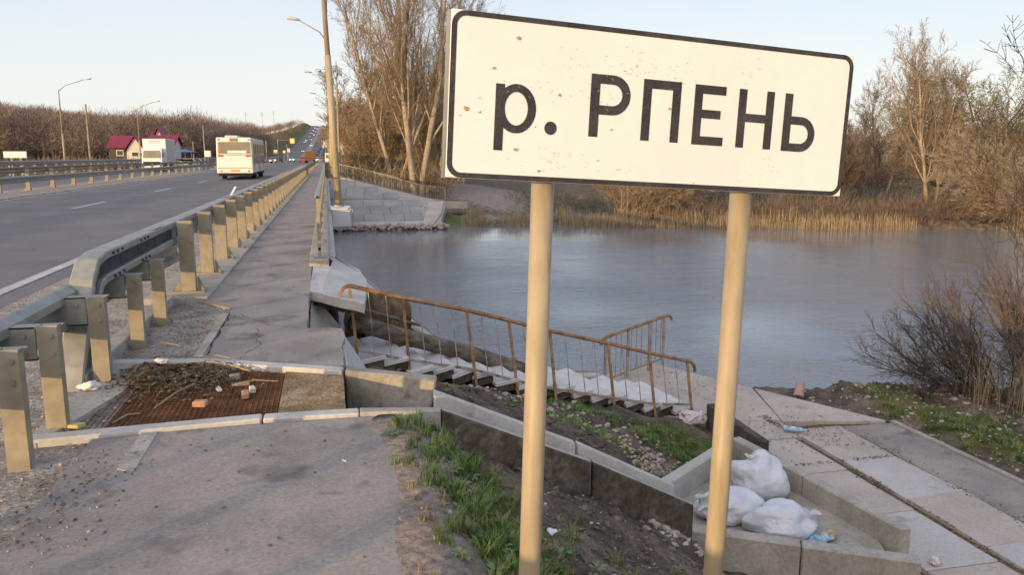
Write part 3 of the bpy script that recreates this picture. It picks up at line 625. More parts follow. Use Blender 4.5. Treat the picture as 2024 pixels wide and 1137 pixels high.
def arcband(mb, cx, cy, ro, ri, a0, a1, n=20, sx=1, sxi=None):
    sxi = sxi or sx; vs = []
    for k in range(n+1):
        a_ = radians(a0+(a1-a0)*k/n); vs += [SP(cx+ro*sx*cos(a_), cy+ro*sin(a_), .0014), SP(cx+ri*sxi*cos(a_), cy+ri*sin(a_), .0014)]
    return mb.add(vs, [(2*k,2*k+2,2*k+3,2*k+1) for k in range(n)])
def rect(mb, a_, b_, c_, d_): return lp_(mb, [(a_,b_),(c_,b_),(c_,d_),(a_,d_)])
def letter(mb): mb.build('letter', M['signblack'], t)
mb = MB(); rect(mb, .1365,.191,.1635,.379)     # lower-case er
def ell(mb, cx, cy, rxo, ryo, rxi, ryi, n=32):
    vs = []
    for k in range(n+1):
        a_ = 2*pi*k/n; vs += [SP(cx+rxo*cos(a_), cy+ryo*sin(a_), .00155), SP(cx+rxi*cos(a_), cy+ryi*sin(a_), .00155)]
    return mb.add(vs, [(2*k,2*k+2,2*k+3,2*k+1) for k in range(n)])
ell(mb, .2005,.258,.0605,.070,.0350,.0475); letter(mb)
mb = MB(); vs = [SP(.309+.0195*cos(2*pi*k/24), .306+.0195*sin(2*pi*k/24), .0014) for k in range(24)]; mb.add(vs, [tuple(range(24))]); letter(mb)
def bowl(mb, x0, xs_, ty, by, st_):   # D-shaped bowl open to the left at x0, straight part until xs_
    rect(mb, x0, ty, xs_, ty+st_); rect(mb, x0, by-st_, xs_, by); c = (ty+by)/2; r_ = (by-ty)/2; arcband(mb, xs_, c, r_, r_-st_, -90, 90)
mb = MB(); rect(mb, .430,.138,.460,.322); bowl(mb, .460,.5025,.138,.2555,.0275); letter(mb)
mb = MB(); rect(mb, .603,.139,.733,.166); rect(mb, .603,.166,.632,.323); rect(mb, .704,.166,.733,.323); letter(mb)
mb = MB(); rect(mb, .781,.140,.810,.324); rect(mb, .810,.140,.893,.167); rect(mb, .810,.215,.878,.2415); rect(mb, .810,.297,.893,.324); letter(mb)
mb = MB(); rect(mb, .941,.141,.970,.324); rect(mb, 1.044,.141,1.073,.324); rect(mb, .970,.216,1.044,.2425); letter(mb)
mb = MB(); rect(mb, 1.114,.141,1.144,.325); bowl(mb, 1.144,1.184,.212,.325,.0265); letter(mb)
# mud spots: (s, t, size)
for s_, t_, r_ in [(.197,.061,.0075),(.128,.150,.0072),(.332,.209,.0065),(.090,.236,.003),(.052,.268,.009),(.092,.275,.004),(.035,.288,.003),(.205,.374,.0075),(.697,.222,.005),(.505,.298,.004),(.280,.432,.006),(.262,.305,.003),(.80,.444,.003)]:
    pts = [(s_+r_*(.6+.55*R.random())*cos(2*pi*k/11)*1.15, t_+r_*(.55+.5*R.random())*sin(2*pi*k/11)*.8) for k in range(11)]
    MB().add([SP(a_,b_,.0019) for a_,b_ in pts], [tuple(range(11))]).build('mud_spot', M['mud'], t)
# small dashes of dirt
mb = MB()
for k in range(150):
    cs, ct = R.choice([(.38,.1),(.5,.12),(.62,.1),(.3,.42),(.35,.4),(.48,.42),(.25,.18),(.45,.2),(.95,.08),(.7,.12),(1.05,.40),(.2,.43)]); s_ = cs+R.gauss(0,.05); t_ = ct+R.gauss(0,.025)
    if not (.03 < s_ < W_-.03 and .03 < t_ < H_-.025): continue
    a_ = R.uniform(-.8,.8); l_ = R.uniform(.002,.005); w2 = .0006
    dx, dy = cos(a_), sin(a_); mb.add([SP(s_-dx*l_-dy*w2, t_-dy*l_+dx*w2,.0017), SP(s_+dx*l_-dy*w2, t_+dy*l_+dx*w2,.0017), SP(s_+dx*l_+dy*w2, t_+dy*l_-dx*w2,.0017), SP(s_-dx*l_+dy*w2, t_-dy*l_-dx*w2,.0017)], [(0,1,2,3)])
mb.build('dirt_flecks', M['mud'], t)['kind'] = 'stuff'
for (a_, b_, r_) in (((.660,2.312,1.80),(.598,2.272,0),.0355),((1.371,2.372,1.78),(1.305,2.338,-.05),.0355)):
    a_ = Vector(a_); b_ = Vector(b_); d = (b_-a_).normalized(); b2 = b_+d*.9
    p_ = MB().tube([a_+Nf*-.035, b2+Nf*-.035], r_, 40).build('post', M['pole'], t, smooth=True)
    MB().box(a_.x-.05, a_.y+.0, 1.70, a_.x+.05, a_.y+.02, 1.73).build('clamp', M['steel'], p_)

# ---------------- drain across the footway and down the bank ----------------
def kerb(name, pts, wd, h, m, label, cat, parent=None, bevel=.008):
    mb = MB().prism([(x,y,z-h) for x,y,z in pts], (0,0,h)); return mb
t = empty('drain_inlet', (-.5,5.4,0), 'rusty grating over the drain between two grey kerbs crossing the sidewalk', 'drain grate')
poly2 = lambda pts, h: MB().prism([(x,y,z-h) for x,y,z in pts], (0,0,h))
poly2([(-1.72,4.70,.012),(-.45,4.80,.012),(-.45,4.905,.012),(-1.72,4.82,.012)], .5).build('near_kerb', M['conc_light'], t, bevel=.01)
poly2([(-.44,4.80,.010),(.14,4.775,.010),(.14,4.885,.010),(-.44,4.905,.010)], .5).build('near_kerb', M['conc_light'], t, bevel=.01)
poly2([(-1.72,6.44,.008),(-1.0,6.32,.012),(-.96,6.42,.012),(-1.72,6.56,.008)], .5).build('far_kerb', M['conc_light'], t, bevel=.01)
poly2([(-.99,6.315,.010),(.05,5.80,.008),(.07,5.92,.008),(-.95,6.415,.010)], .5).build('far_kerb', M['conc_light'], t, bevel=.01)
# the drain chamber
MB().box(-1.60,4.9,-.66,.12,6.5,-.62).build('chamber_floor', M['darkpit'], t)
MB().prism([(-1.74,4.7,-.6),(-1.66,4.7,-.6),(-1.42,5.7,-.6),(-1.5,6.6,-.6),(-1.72,6.6,-.6)], (0,0,.595)).build('side_slab', M['conc'], t)
def xl(y): return -1.52+.0*y if y > 5.8 else -1.56+.10*(y-4.85)
def ytop(x): return 6.34-.50*max(0, x+1.0) if x > -1.0 else 6.34
mb = MB(); x = -1.50
while x < -.37:
    mb.box(x-.002, 4.90+.004, -.062, x+.002, ytop(x)-.03, -.032); x += .034
y = 4.93
while y < 6.33:
    xr = -.37 if y < ytop(-.37)-.03 else -1.0+(6.31-y)/.5
    if xr > -1.45: mb.box(-1.51, y-.0025, -.0605, xr, y+.0025, -.0335)
    y += .034
mb.build('grating', M['grate'], t)
MB().prism([(-.365,4.905,-.045),(.06,4.90,-.045),(.06,5.80,-.045),(-.365,6.0,-.045)], (0,0,.02)).build('cover_plate', M['cover'], t)
# channel: level piece, then two sloping pieces
t = empty('drain_channel', (1.6,5.3,-.6), 'grey concrete drain channel running down the muddy bank from the grating', 'drain channel')
poly2([(.145,4.775,.014),(.64,4.70,.014),(.655,4.78,.008),(.145,4.885,.010)], .42).build('near_wall', M['conc'], t, bevel=.008)
MB().hull8([(.075,5.72,-.5),(.60,5.40,-.5),(.62,5.46,-.5),(.085,5.84,-.5)], [(.075,5.80,.010),(.72,5.46,-.005),(.74,5.57,-.005),(.085,5.93,.010)]).build('far_wall', M['conc_mid'], t, bevel=.012)
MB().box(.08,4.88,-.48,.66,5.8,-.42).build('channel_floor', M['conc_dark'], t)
def chan(p0, p1, nm):
    p0 = Vector(p0); p1 = Vector(p1); d = p1-p0; n_ = V(0,1,0); up = V(0,0,1)
    w0 = .0; cs = []
    def wall(o0, o1, h0, h1, m_, lab, lean=0):
        b = [p0+n_*(o0+lean)-up*h1, p1+n_*(o0+lean)-up*h1, p1+n_*(o1+lean)-up*h1, p0+n_*(o1+lean)-up*h1]
        t_ = [p0+n_*o0+up*h0, p1+n_*o0+up*h0, p1+n_*o1+up*h0, p0+n_*o1+up*h0]
        return MB().hull8(b, t_).build(lab, m_, t, bevel=.008)
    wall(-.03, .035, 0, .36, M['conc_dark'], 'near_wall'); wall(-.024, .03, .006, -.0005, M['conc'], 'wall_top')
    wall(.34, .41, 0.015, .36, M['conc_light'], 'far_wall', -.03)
    wall(.0, .36, -.29, .34, M['conc'], 'channel_floor')
chan((.655,4.76,.0), (1.80,5.17,-.62), 'a'); chan((1.83,5.20,-.635), (2.86,5.60,-1.27), 'b')
# tray for the outlet
t = empty('outlet_basin', (4.3,7,-2.1), 'low concrete basin with thick walls at the foot of the drain channel', 'concrete basin')
def wallp(a_, b_, wd, zt, zb, nm, m_, side=1):
    a_ = Vector(a_+(0,)); b_ = Vector(b_+(0,)); n_ = V(-(b_-a_).y, (b_-a_).x, 0).normalized()*wd*side
    P = [a_, b_, b_+n_, a_+n_]; P = P if side > 0 else P[::-1]
    return MB().prism([V(p.x,p.y,zb) for p in P], (0,0,zt-zb)).build(nm, m_, t, bevel=.015)
wallp((3.25,6.60), (4.20,6.03), .15, -1.95, -2.5, 'front_wall', M['conc'], -1)
wallp((4.21,6.025), (5.07,5.52), .15, -1.955, -2.5, 'front_wall', M['conc'], -1)
wallp((4.86,8.55), (5.05,7.3), .14, -1.93, -2.5, 'path_side_wall', M['conc'], 1)
wallp((5.052,7.29), (5.24,5.95), .14, -1.94, -2.5, 'path_side_wall', M['conc'], 1)
wallp((3.36,7.28), (4.75,8.30), .14, -1.90, -2.5, 'back_wall', M['conc_light'], 1)
MB().prism([(2.95,5.9,-2.3),(3.3,6.62,-2.3),(5.0,5.68,-2.3),(5.2,6.2,-2.3),(5.0,8.4,-2.3),(3.3,7.3,-2.3),(2.8,6.3,-2.3)], (0,0,.12)).build('basin_floor', M['conc'], t)
t = empty('path_edge_kerb', (5.4,9.4,-2.2), 'dark mossy concrete kerb between the stair foot and the basin', 'kerb')
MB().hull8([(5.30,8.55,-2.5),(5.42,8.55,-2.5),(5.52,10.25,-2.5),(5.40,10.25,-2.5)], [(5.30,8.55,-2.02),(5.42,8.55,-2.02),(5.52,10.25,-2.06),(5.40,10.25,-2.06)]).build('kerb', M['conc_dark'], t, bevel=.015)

# ---------------- landing and riverside path ----------------
poly('landing_slab', [(5.50,10.35,-2.35),(6.55,10.05,-2.35),(7.0,11.68,-2.35),(6.0,13.55,-2.35),(4.72,13.0,-2.35),(4.9,12.2,-2.37)], M['slab'], .25, .01)
poly('landing_slab', [(6.565,10.04,-2.352),(8.1,9.70,-2.352),(7.03,11.66,-2.352)], M['slab'], .25, .01)
poly('landing_slab', [(4.6,10.95,-2.39),(5.49,10.40,-2.37),(4.88,12.2,-2.37),(4.7,12.98,-2.35),(4.1,12.9,-2.37)], M['slab_grey'], .25, .01)
poly('landing_slab', [(5.55,9.40,-2.357),(6.50,9.40,-2.357),(6.53,10.02,-2.357),(5.55,10.32,-2.357)], M['slab'], .25, .01)
y = 9.38; k = 0; rs = random.Random(12)
while y > -7:
    ln = 1.18+rs.uniform(-.03,.03)
    for c, (x0, x1) in enumerate(((5.50,6.34),(6.47,7.27))):
        yo = (.28 if c else 0); tl = [rs.uniform(-.012,.012) for _ in range(4)]
        ya, yb = y-ln+.014+yo, y+yo
        if c and k == 0: yb = 9.66
        P = [(x0,ya,-2.36+tl[0]),(x1,ya,-2.36+tl[1]),(x1,yb,-2.36+tl[2]),(x0,yb,-2.36+tl[3])]
        m_ = M['slab_grey'] if (k*2+c) in (3,4,7,9,12) else M['slab']
        o = MB().prism([(a_,b_,c_-.14) for a_,b_,c_ in P], (0,0,.14)).build('path_slab', m_, bevel=.008); o['kind'] = 'structure'
    y -= ln; k += 1
poly('path_bedding', [(5.4,-8,-2.41),(8.2,-8,-2.41),(8.2,9.9,-2.41),(5.4,9.9,-2.41)], M['leaflitter'], .1)
poly('riverside_path', [(7.30,-8,-2.372),(8.13,-8,-2.372),(8.13,9.62,-2.372),(7.30,9.66,-2.372)], M['walk'], .1)
poly('path_kerb', [(8.14,-8,-2.34),(8.22,-8,-2.34),(8.22,9.66,-2.34),(8.14,9.66,-2.34)], M['conc'], .3, .01)

# ---------------- far abutment slope ----------------
def fz(y): return -.05-.27*(57-y)
def fpoly(nm, pts, m, dz=0, th=.1, kind='structure'):
    o = MB().prism([(x,y,fz(y)+dz-th) for x,y in pts], (0,0,th)).build(nm, m)
    if kind: o['kind'] = kind
    return o
M['fslab'] = mat('far_paving', [(.23,.215,.20),(.32,.30,.28)], .7, .9, fine=.08, fscale=9)
rows = [(48.5,50.1),(50.15,51.75),(51.8,53.4)]
rf = random.Random(5)
for y0_, y1_ in [(48.4,49.75),(49.78,51.15),(51.18,52.5),(52.75,54.0),(54.03,55.3),(55.33,56.8)]:
    off = rf.uniform(0,.8)
    def xr(y): return float(np.interp(y, [48.3,52,57], [5.6,6.0,.95]))
    xx = .12-off
    while xx < xr((y0_+y1_)/2)-.2:
        x1_ = min(xx+1.25, xr((y0_+y1_)/2)); x0_ = max(xx, .12)
        if x1_-x0_ > .2:
            dzz = rf.uniform(-.012,.012)
            o = fpoly('slope_slab', [(x0_,y0_),(x1_-.025,y0_),(x1_-.025,y1_),(x0_,y1_)], M['fslab'], dzz)
        xx += 1.25
fpoly('slope_bedding', [(-.3,47.2),(6.6,47.6),(7.6,51.5),(6.2,53.2),(.9,57.6),(-.3,57.4)], M['conc'], -.07, .5)
fpoly('slope_apron', [(-.2,46.9),(5.9,46.9),(7.0,49.6),(7.5,51.9),(6.5,51.9),(5.7,48.3),(-.2,48.3)], M['slab'], .03, .6)
t = empty('far_bank_stair', (4,58,-1), 'grey concrete walkway stair descending beside the paved bank across the river', 'stair')
fp = [(1.0,57.9,-.03),(2.6,56.6,-.42),(4.4,55.0,-.86),(6.2,53.4,-1.30),(7.6,53.0,-1.55),(9.4,53.2,-1.62)]
MB().sweep([(0,-.35),(.9,-.35),(.9,.06),(0,.06)], fp, side=(.35,.93,0)).build('walkway', M['conc'], t)
MB().sweep([(-.28,-.35),(-.06,-.35),(-.06,.12),(-.28,.12)], fp, side=(.35,.93,0)).build('side_wall', M['slab'], t)
t = empty('far_bank_railing', (4,59,0), 'grey steel railing going down the stair on the far river bank', 'railing')
rp = [V(.9,59.0,0),V(2.8,57.9,-.42),V(4.9,56.6,-.92),V(5.2,56.2,-1.25),V(6.4,55.2,-1.45),V(8.0,54.6,-1.6)]
def railrun(pts, t, h, mtl, spc=.16, post=1.3, w_=.05):
    MB().tube([p+V(0,0,h) for p in pts], w_*.6, 4).build('handrail', mtl, t); MB().tube([p+V(0,0,.15) for p in pts], w_*.4, 4).build('bottom_rail', mtl, t)
    for k in range(len(pts)-1):
        a_, b_ = pts[k], pts[k+1]; n_ = max(1, round((b_-a_).length/post))
        for j in range(n_+(k == len(pts)-2)):
            p = a_.lerp(b_, j/n_); bar(MB(), p, p+V(0,0,h), w_).build('post', mtl, t)
        mb = MB(); nb = int((b_-a_).length/spc)
        for j in range(1, nb): p = a_.lerp(b_, j/nb); bar(mb, p+V(0,0,.15), p+V(0,0,h), .018)
        mb.build('baluster_panel', mtl, t)
railrun(rp, t, 1.0, M['steel_dusty'])
t = empty('lower_bank_railing', (3,55,0), 'second shorter grey railing on the near side of the far bank stair', 'railing')
railrun([V(3.3,56.3,-.52),V(5.0,54.8,-.98),V(6.6,53.5,-1.40)], t, .95, M['steel_dusty'])

# ---------------- scatter of small stones, grass, leaf litter ----------------
def scatter(name, tv, tf, P, S, m, label, cat, rzv=None, full_rot=False, kind='stuff', seed=1):
    g = np.random.default_rng(seed); n = len(P); tv = np.asarray(tv, float); tf = np.asarray(tf)
    P = np.asarray(P, float); S = np.asarray(S, float)
    if S.ndim == 1: S = np.stack([S]*3, 1)
    a_ = g.uniform(0, 2*pi, n) if rzv is None else rzv
    v_ = tv[None]*S[:,None,:]
    if full_rot:
        b_ = g.uniform(-.9, .9, n); y_, z_ = v_[...,1].copy(), v_[...,2].copy()
        v_[...,1] = y_*np.cos(b_)[:,None]-z_*np.sin(b_)[:,None]; v_[...,2] = y_*np.sin(b_)[:,None]+z_*np.cos(b_)[:,None]
    x_, y_ = v_[...,0].copy(), v_[...,1].copy()
    v_[...,0] = x_*np.cos(a_)[:,None]-y_*np.sin(a_)[:,None]; v_[...,1] = x_*np.sin(a_)[:,None]+y_*np.cos(a_)[:,None]
    v_ += P[:,None,:]
    f_ = (tf[None]+(np.arange(n)*len(tv))[:,None,None]).reshape(-1, tf.shape[1])
    o = np_mesh(name, v_.reshape(-1,3), f_, m); tag(o, label, cat, kind=kind); return o
_o = [(1,0,0),(0,1,0),(-1,0,0),(0,-1,0),(0,0,.8),(0,0,-.6),(.6,.7,.4),(-.7,.5,-.3)]
stone_v = np.array([(1,.1,.1),(.3,.9,-.1),(-.8,.5,.1),(-.9,-.5,0),(.1,-1,.1),(.4,.2,.7),(-.4,-.2,.75),(0,0,-.6)])
stone_f = np.array([(0,1,5),(1,2,5),(2,6,5),(2,3,6),(3,4,6),(4,5,6),(4,0,5),(1,0,7),(2,1,7),(3,2,7),(4,3,7),(0,4,7)])
gr = np.random.default_rng(4)
def pts_in(n, fx, fy, zf): x = fx(n); y = fy(n); return np.stack([x, y, zf(x, y)], 1)
def tz(x, y): return terrain(x, y)
SP_ = []; SS_ = []
def addst(cx, cy, rx_, ry, n, s0, s1, zf=None, wmul=1):
    x = cx+gr.normal(0, rx_, n); y = cy+gr.normal(0, ry, n); z = (zf(x, y) if zf else tz(x, y)); SP_.append(np.stack([x, y, z], 1)); s_ = gr.uniform(s0, s1, n)*gr.choice([1,1,1,1.6], n)
    SS_.append(np.stack([s_, s_*gr.uniform(.6,1,n), s_*gr.uniform(.5,.9,n)], 1))
addst(3.85,8.15,.38,.28,900,.018,.038); addst(3.2,7.75,.35,.25,160,.012,.03); addst(2.75,5.55,.32,.22,420,.018,.042); addst(3.1,8.9,.8,.25,130,.015,.04); addst(2.4,9.3,.5,.12,60,.02,.05)
addst(10.2,8.8,1.5,1.6,420,.012,.045); addst(8.9,10.6,.8,.9,160,.015,.05); addst(8.5,6.5,.15,2.5,160,.012,.035); addst(1.6,3.9,.6,.8,120,.006,.02); addst(1.9,8.9,.9,.3,90,.015,.04)
x = gr.uniform(0,7,500); y = gr.uniform(46.5,48,500)
SP_.append(np.stack([x, 46.7+.25*gr.normal(0,1,500)-.0*x, -2.62+.08*gr.normal(0,1,500)], 1)); SS_.append(np.stack([gr.uniform(.06,.2,500)]*3, 1))
scatter('crushed_stone', stone_v, stone_f, np.concatenate(SP_), np.concatenate(SS_), M['stone'], 'pale crushed stone lying in patches on the muddy bank', 'gravel', full_rot=True)
SP_.clear(); SS_.clear()
for (x0, x1, y0_, y1_, n, s0, s1, zc) in [(-3.5,-2.0,1,30,1000,.004,.013,-.028),(-2.0,-1.4,1,9.2,420,.006,.02,-.028),(-1.4,-1.08,6.5,9,260,.006,.02,-.018),(-1.38,-1.05,3,4.6,60,.004,.012,-.010),(-1.05,.3,2,4.7,60,.002,.005,-.011),(-1.05,.0,6.3,9.5,60,.003,.01,.002),(-3.4,-2.6,2,8,250,.01,.03,-.026)]:
    x = gr.uniform(x0,x1,n); y = gr.uniform(y0_,y1_,n); s_ = gr.uniform(s0,s1,n); SP_.append(np.stack([x,y,np.full(n,zc)],1)); SS_.append(np.stack([s_,s_*.8,s_*.6],1))
scatter('road_grit', stone_v, stone_f, np.concatenate(SP_), np.concatenate(SS_), M['stone'], 'scattered pale grit and small stones along the road shoulder', 'grit', full_rot=True, seed=2)
# clods of earth on the bank, dead leaves on the left verge of the sidewalk
CP = []; CS = []
for cx, cy, sx_, sy_, n, a_, b_ in ((1.5,6.2,.7,.7,380,.015,.06),(1.8,7.3,.6,.5,260,.015,.07),(1.6,4.3,.5,.5,330,.01,.045),(2.3,4.7,.5,.5,260,.01,.05),(1.2,3.4,.35,.5,220,.008,.03),(1.0,8.3,.4,.4,160,.02,.07),(2.4,8.8,.6,.15,90,.02,.06),(9.4,9.5,.8,1.3,260,.01,.05),(8.6,11.2,.5,.5,120,.02,.07)):
    x = cx+gr.normal(0,sx_,n); y = cy+gr.normal(0,sy_,n); tY = y-(4.93+.37*(x-.63)); ok = (x > .45) & ~((tY > -.26) & (tY < .38) & (x < 3)) & ~((x > 3.1) & (x < 8.3)) & ((y > 4.9) | (y < 4.6) | (x > .9)) & (y > 2.4)
    x, y = x[ok], y[ok]; z = tz(x, y); ok = z > -2.72; x, y, z = x[ok], y[ok], z[ok]; CP.append(np.stack([x,y,z],1)); q = gr.uniform(a_,b_,len(x))*gr.choice([.5,.7,1],len(x)); CS.append(np.stack([q,q*.8,q*.55],1))
M['clod'] = mat('earth_clod', [(.05,.038,.028),(.12,.09,.068),(.19,.15,.115)], 9, 1, .01, 40)
scatter('earth_clods', stone_v, stone_f, np.concatenate(CP), np.concatenate(CS), M['clod'], 'clods of dark earth strewn over the eroded bank', 'soil', full_rot=True, seed=12)
lq = np.array([(-1,-.4,0),(.2,-.6,.15),(1,.1,0),(.1,.5,.2)]); lqf = np.array([(0,1,2,3)])
x = np.concatenate([gr.normal(-1.32,.16,240), gr.normal(-1.25,.15,200), gr.uniform(-1.0,.2,60)]); y = np.concatenate([gr.normal(4.0,.4,240), gr.normal(7.4,.6,200), gr.uniform(2.2,4.7,60)]); ok = (x < .15) & (x > -1.6) & (abs(y-5.6) > .95); x, y = x[ok], y[ok]; q = gr.uniform(.004,.016,len(x))
scatter('verge_leaves', lq, lqf, np.stack([x,y,np.where(x > -1.05, -.008, -.006)],1), np.stack([q,q,q*1.3],1), M['leaflitter'], 'dead leaves and chips on the dirt strip along the guardrail', 'dead leaves', full_rot=True, seed=13)
rk = random.Random(8)
def crack(pts, wd, z):
    P = []
    for a_, b_ in zip(pts[:-1], pts[1:]):
        for k in range(8): P.append((a_[0]+(b_[0]-a_[0])*k/8+rk.gauss(0,.012), a_[1]+(b_[1]-a_[1])*k/8+rk.gauss(0,.012)))
    vs = [];
    for i, p in enumerate(P):
        q = wd*rk.uniform(.3,1.3)*(1 if 0 < i < len(P)-1 else .1); vs += [(p[0]-q, p[1]-q*.5, z), (p[0]+q, p[1]+q*.5, z)]
    MB().add(vs, [(2*i,2*i+1,2*i+3,2*i+2) for i in range(len(P)-1)]).build('pavement_crack', M['darkpit'])['kind'] = 'structure'
crack([(-1.015,6.5),(-1.02,7.4),(-1.015,8.5)], .009, .004); crack([(-.24,7.42),(-.6,7.62),(-1.0,8.4)], .003, .004); crack([(-.9,9.4),(-.55,9.9),(-.3,9.75)], .003, .004); crack([(-.75,6.35),(-.62,6.9),(-.7,7.6)], .0025, .004)
# grass tufts: curved blades
def tuft(nb, L, seed, spread=.5, wd=.004):
    g = random.Random(seed); v_ = []; f_ = []
    for k in range(nb):
        a_ = g.uniform(0, 2*pi); l_ = L*g.uniform(.5,1.1); ln = g.uniform(.15,1)*spread; bx, by = g.gauss(0,.025), g.gauss(0,.025); w2 = wd*g.uniform(.7,1.4)
        dx, dy = cos(a_), sin(a_); px, py = -dy, dx; n0 = len(v_)
        for j, (h_, q) in enumerate(((0,0),(.4,.18),(.75,.5),(1,1))):
            c = (bx+dx*ln*l_*q, by+dy*ln*l_*q, l_*h_*(1-.25*q*ln)); ww = w2*(1,.9,.6,.12)[j]
            v_ += [(c[0]+px*ww, c[1]+py*ww, c[2]), (c[0]-px*ww, c[1]-py*ww, c[2])]
        f_ += [(n0+2*j, n0+2*j+1, n0+2*j+3, n0+2*j+2) for j in range(3)]
    return v_, f_
M['grass'] = mat('spring_grass', [(.06,.11,.022),(.12,.19,.045),(.22,.25,.08)], 3, .6, fine=.35, fscale=30, spec=.3)
M['drygrass'] = mat('dry_grass', [(.20,.15,.08),(.34,.27,.16)], 3, .8, fine=.3, fscale=30)
TV, TF = tuft(26, .16, 1, .8); TV2, TF2 = tuft(30, .1, 2, 1.1)
def tufts(name, pts, s0, s1, m, label, tvv=TV, tff=TF, seed=3, cat='grass'):
    pts = np.asarray(pts); s_ = np.random.default_rng(seed).uniform(s0, s1, len(pts)); return scatter(name, tvv, tff, pts, s_, m, label, cat, seed=seed)
def cloud(cx, cy, sx, sy_, n, f=None):
    x = cx+gr.normal(0, sx, n); y = cy+gr.normal(0, sy_, n); return np.stack([x, y, tz(x, y)-.01], 1)
gp = np.concatenate([cloud(.58,4.5,.14,.08,22), cloud(.78,4.35,.12,.14,20), cloud(.52,4.1,.06,.1,10), cloud(.72,4.0,.08,.1,16), cloud(.50,3.62,.06,.1,14), cloud(.66,3.5,.09,.1,22), cloud(.78,3.3,.1,.08,16), cloud(.60,3.1,.07,.08,18), cloud(.78,2.95,.1,.12,34), cloud(.95,2.95,.08,.1,10), cloud(1.0,3.7,.2,.3,9), cloud(1.3,3.9,.2,.3,5), cloud(.42,3.0,.08,.4,6)])
gp = gp[(gp[:,1] < 4.66) & (gp[:,0] > .27)]; gp0 = gp
x = gr.normal(.66,.22,150); y = gr.uniform(2.6,4.62,150); gd = np.stack([x,y,tz(x,y)-.005],1); gd = gd[(x > .24) & (x < 1.5)]
tufts('dry_grass', gd, .2, .55, M['drygrass'], 'dry stalks and dead grass between the green clumps beside the sidewalk', TV2, TF2, 14)
tufts('grass_clumps', gp, .3, .8, M['grass'], 'clumps of fresh green grass at the right edge of the sidewalk')
gp = np.concatenate([cloud(2.6,8.5,.35,.2,120), cloud(2.9,8.1,.2,.15,60), cloud(4.3,9.2,.5,.25,150), cloud(4.9,8.8,.3,.4,80), cloud(1.1,7.9,.25,.25,40), cloud(1.6,8.6,.3,.2,30), cloud(.9,7.3,.12,.2,26), cloud(3.4,9.3,.5,.12,70)])
kp = ~((gp[:,0] > 3.3) & (gp[:,0] < 5.3) & (gp[:,1] < 8.2) & (gp[:,1] > 5.5)) & (gp[:,0] < 5.35); gp = gp[kp]
tufts('grass_patch', gp, .5, .95, M['grass'], 'low green grass growing on the bank between the stair and the drain', TV2, TF2, 5)
gp = np.concatenate([np.stack([gr.uniform(8.25,9.2,480), gr.uniform(0,10.3,480), np.zeros(480)],1), np.stack([gr.uniform(8.4,11,220), gr.uniform(6,11.5,220), np.zeros(220)],1)])
gp[:,2] = tz(gp[:,0], gp[:,1])-.01; gp = gp[(fbm(gp[:,0]*1.2, gp[:,1]*1.2, 40) > -.02) & (gp[:,2] > -2.7)]
tufts('shore_grass', gp, .5, 1.1, M['grass'], 'patchy green grass between the riverside path and the water', TV2, TF2, 6)
x = gr.uniform(8.3,11.5,420); y = gr.uniform(3,11.2,420); z_ = tz(x,y); ok = z_ > -2.68; tufts('dry_shore_grass', np.stack([x,y,z_-.01],1)[ok], .3, .9, M['drygrass'], 'dead straw-coloured grass on the near river bank', TV2, TF2, 16)
# broad-leaved weeds
lv = []; lf = []
for k in range(7):
    a_ = 2*pi*k/7+.4*(k%2); dx, dy = cos(a_), sin(a_); n0 = len(lv)
    for (u_, w_, z_) in ((.1,.02,.02),(.5,.20,.22),(.85,.16,.25),(1.1,.02,.16)): lv += [(dx*u_-dy*w_, dy*u_+dx*w_, z_), (dx*u_+dy*w_, dy*u_-dx*w_, z_)]
    lf += [(n0+2*j,n0+2*j+1,n0+2*j+3,n0+2*j+2) for j in range(3)]
M['weed'] = mat('weed_leaf', [(.09,.14,.05),(.17,.22,.09)], 9, .55, fine=.2)
gp = np.concatenate([cloud(.6,4.3,.15,.2,14), cloud(.62,3.5,.1,.3,16), cloud(.8,3.1,.15,.2,12), cloud(1.2,3.9,.3,.4,10), cloud(2.5,8.4,.5,.3,20)]); gp = gp[(gp[:,0] > .3) & ((gp[:,1] < 4.6) | (gp[:,1] > 7))]; gp[:,2] += .015
scatter('broadleaf_weeds', lv, lf, gp, np.random.default_rng(5).uniform(.025,.06,len(gp)), M['weed'], 'low broad-leaved weeds among the grass on the bank', 'weeds', seed=15)
# leaf litter flakes
fl_v = np.array([(-1,-.4,0),(.2,-.6,.15),(1,.1,0),(.1,.5,.2)]); fl_f = np.array([(0,1,2,3)])
def heap(x, y): return -.028+.085*np.exp(-((x+1.38)/.15)**2-((y-6.05)/.24)**2)+.05*np.exp(-((x+.95)/.25)**2-((y-6.15)/.14)**2)+.018*np.exp(-((x+1.1)/.28)**2-((y-5.8)/.25)**2)
HV = []; HF = []; hn = 34
for i in range(hn):
    for j in range(hn):
        x = -1.52+.85*i/(hn-1); y = 5.25+1.15*j/(hn-1); z = float(heap(np.array(x), np.array(y)))+.035*float(fbm(np.array(x*9), np.array(y*9), 61, 3)); yl = ytop(x)-.02
        HV.append((x, min(y, yl), z-.030))
for i in range(hn-1):
    for j in range(hn-1): HF.append((i*hn+j, i*hn+hn+j, i*hn+hn+1+j, i*hn+1+j))
o = MB().add(HV, HF).build('leaf_heap', M['leaflitter'], smooth=True); tag(o, 'brown heap of dead leaves and silt piled on the far left part of the grating', 'leaf heap', kind='stuff')
n = 2600; x = gr.normal(-1.15,.24,n); y = gr.normal(5.95,.24,n); ok = (x > -1.6) & (x < -.42) & (y > 5.0); yt = np.where(x > -1, 6.34-.5*(x+1), 6.34); ok &= y < yt+.02; x, y = x[ok], y[ok]
P = np.stack([x, y, heap(x, y)+gr.uniform(0,.02,len(x))], 1); s_ = gr.uniform(.006,.022,len(x))
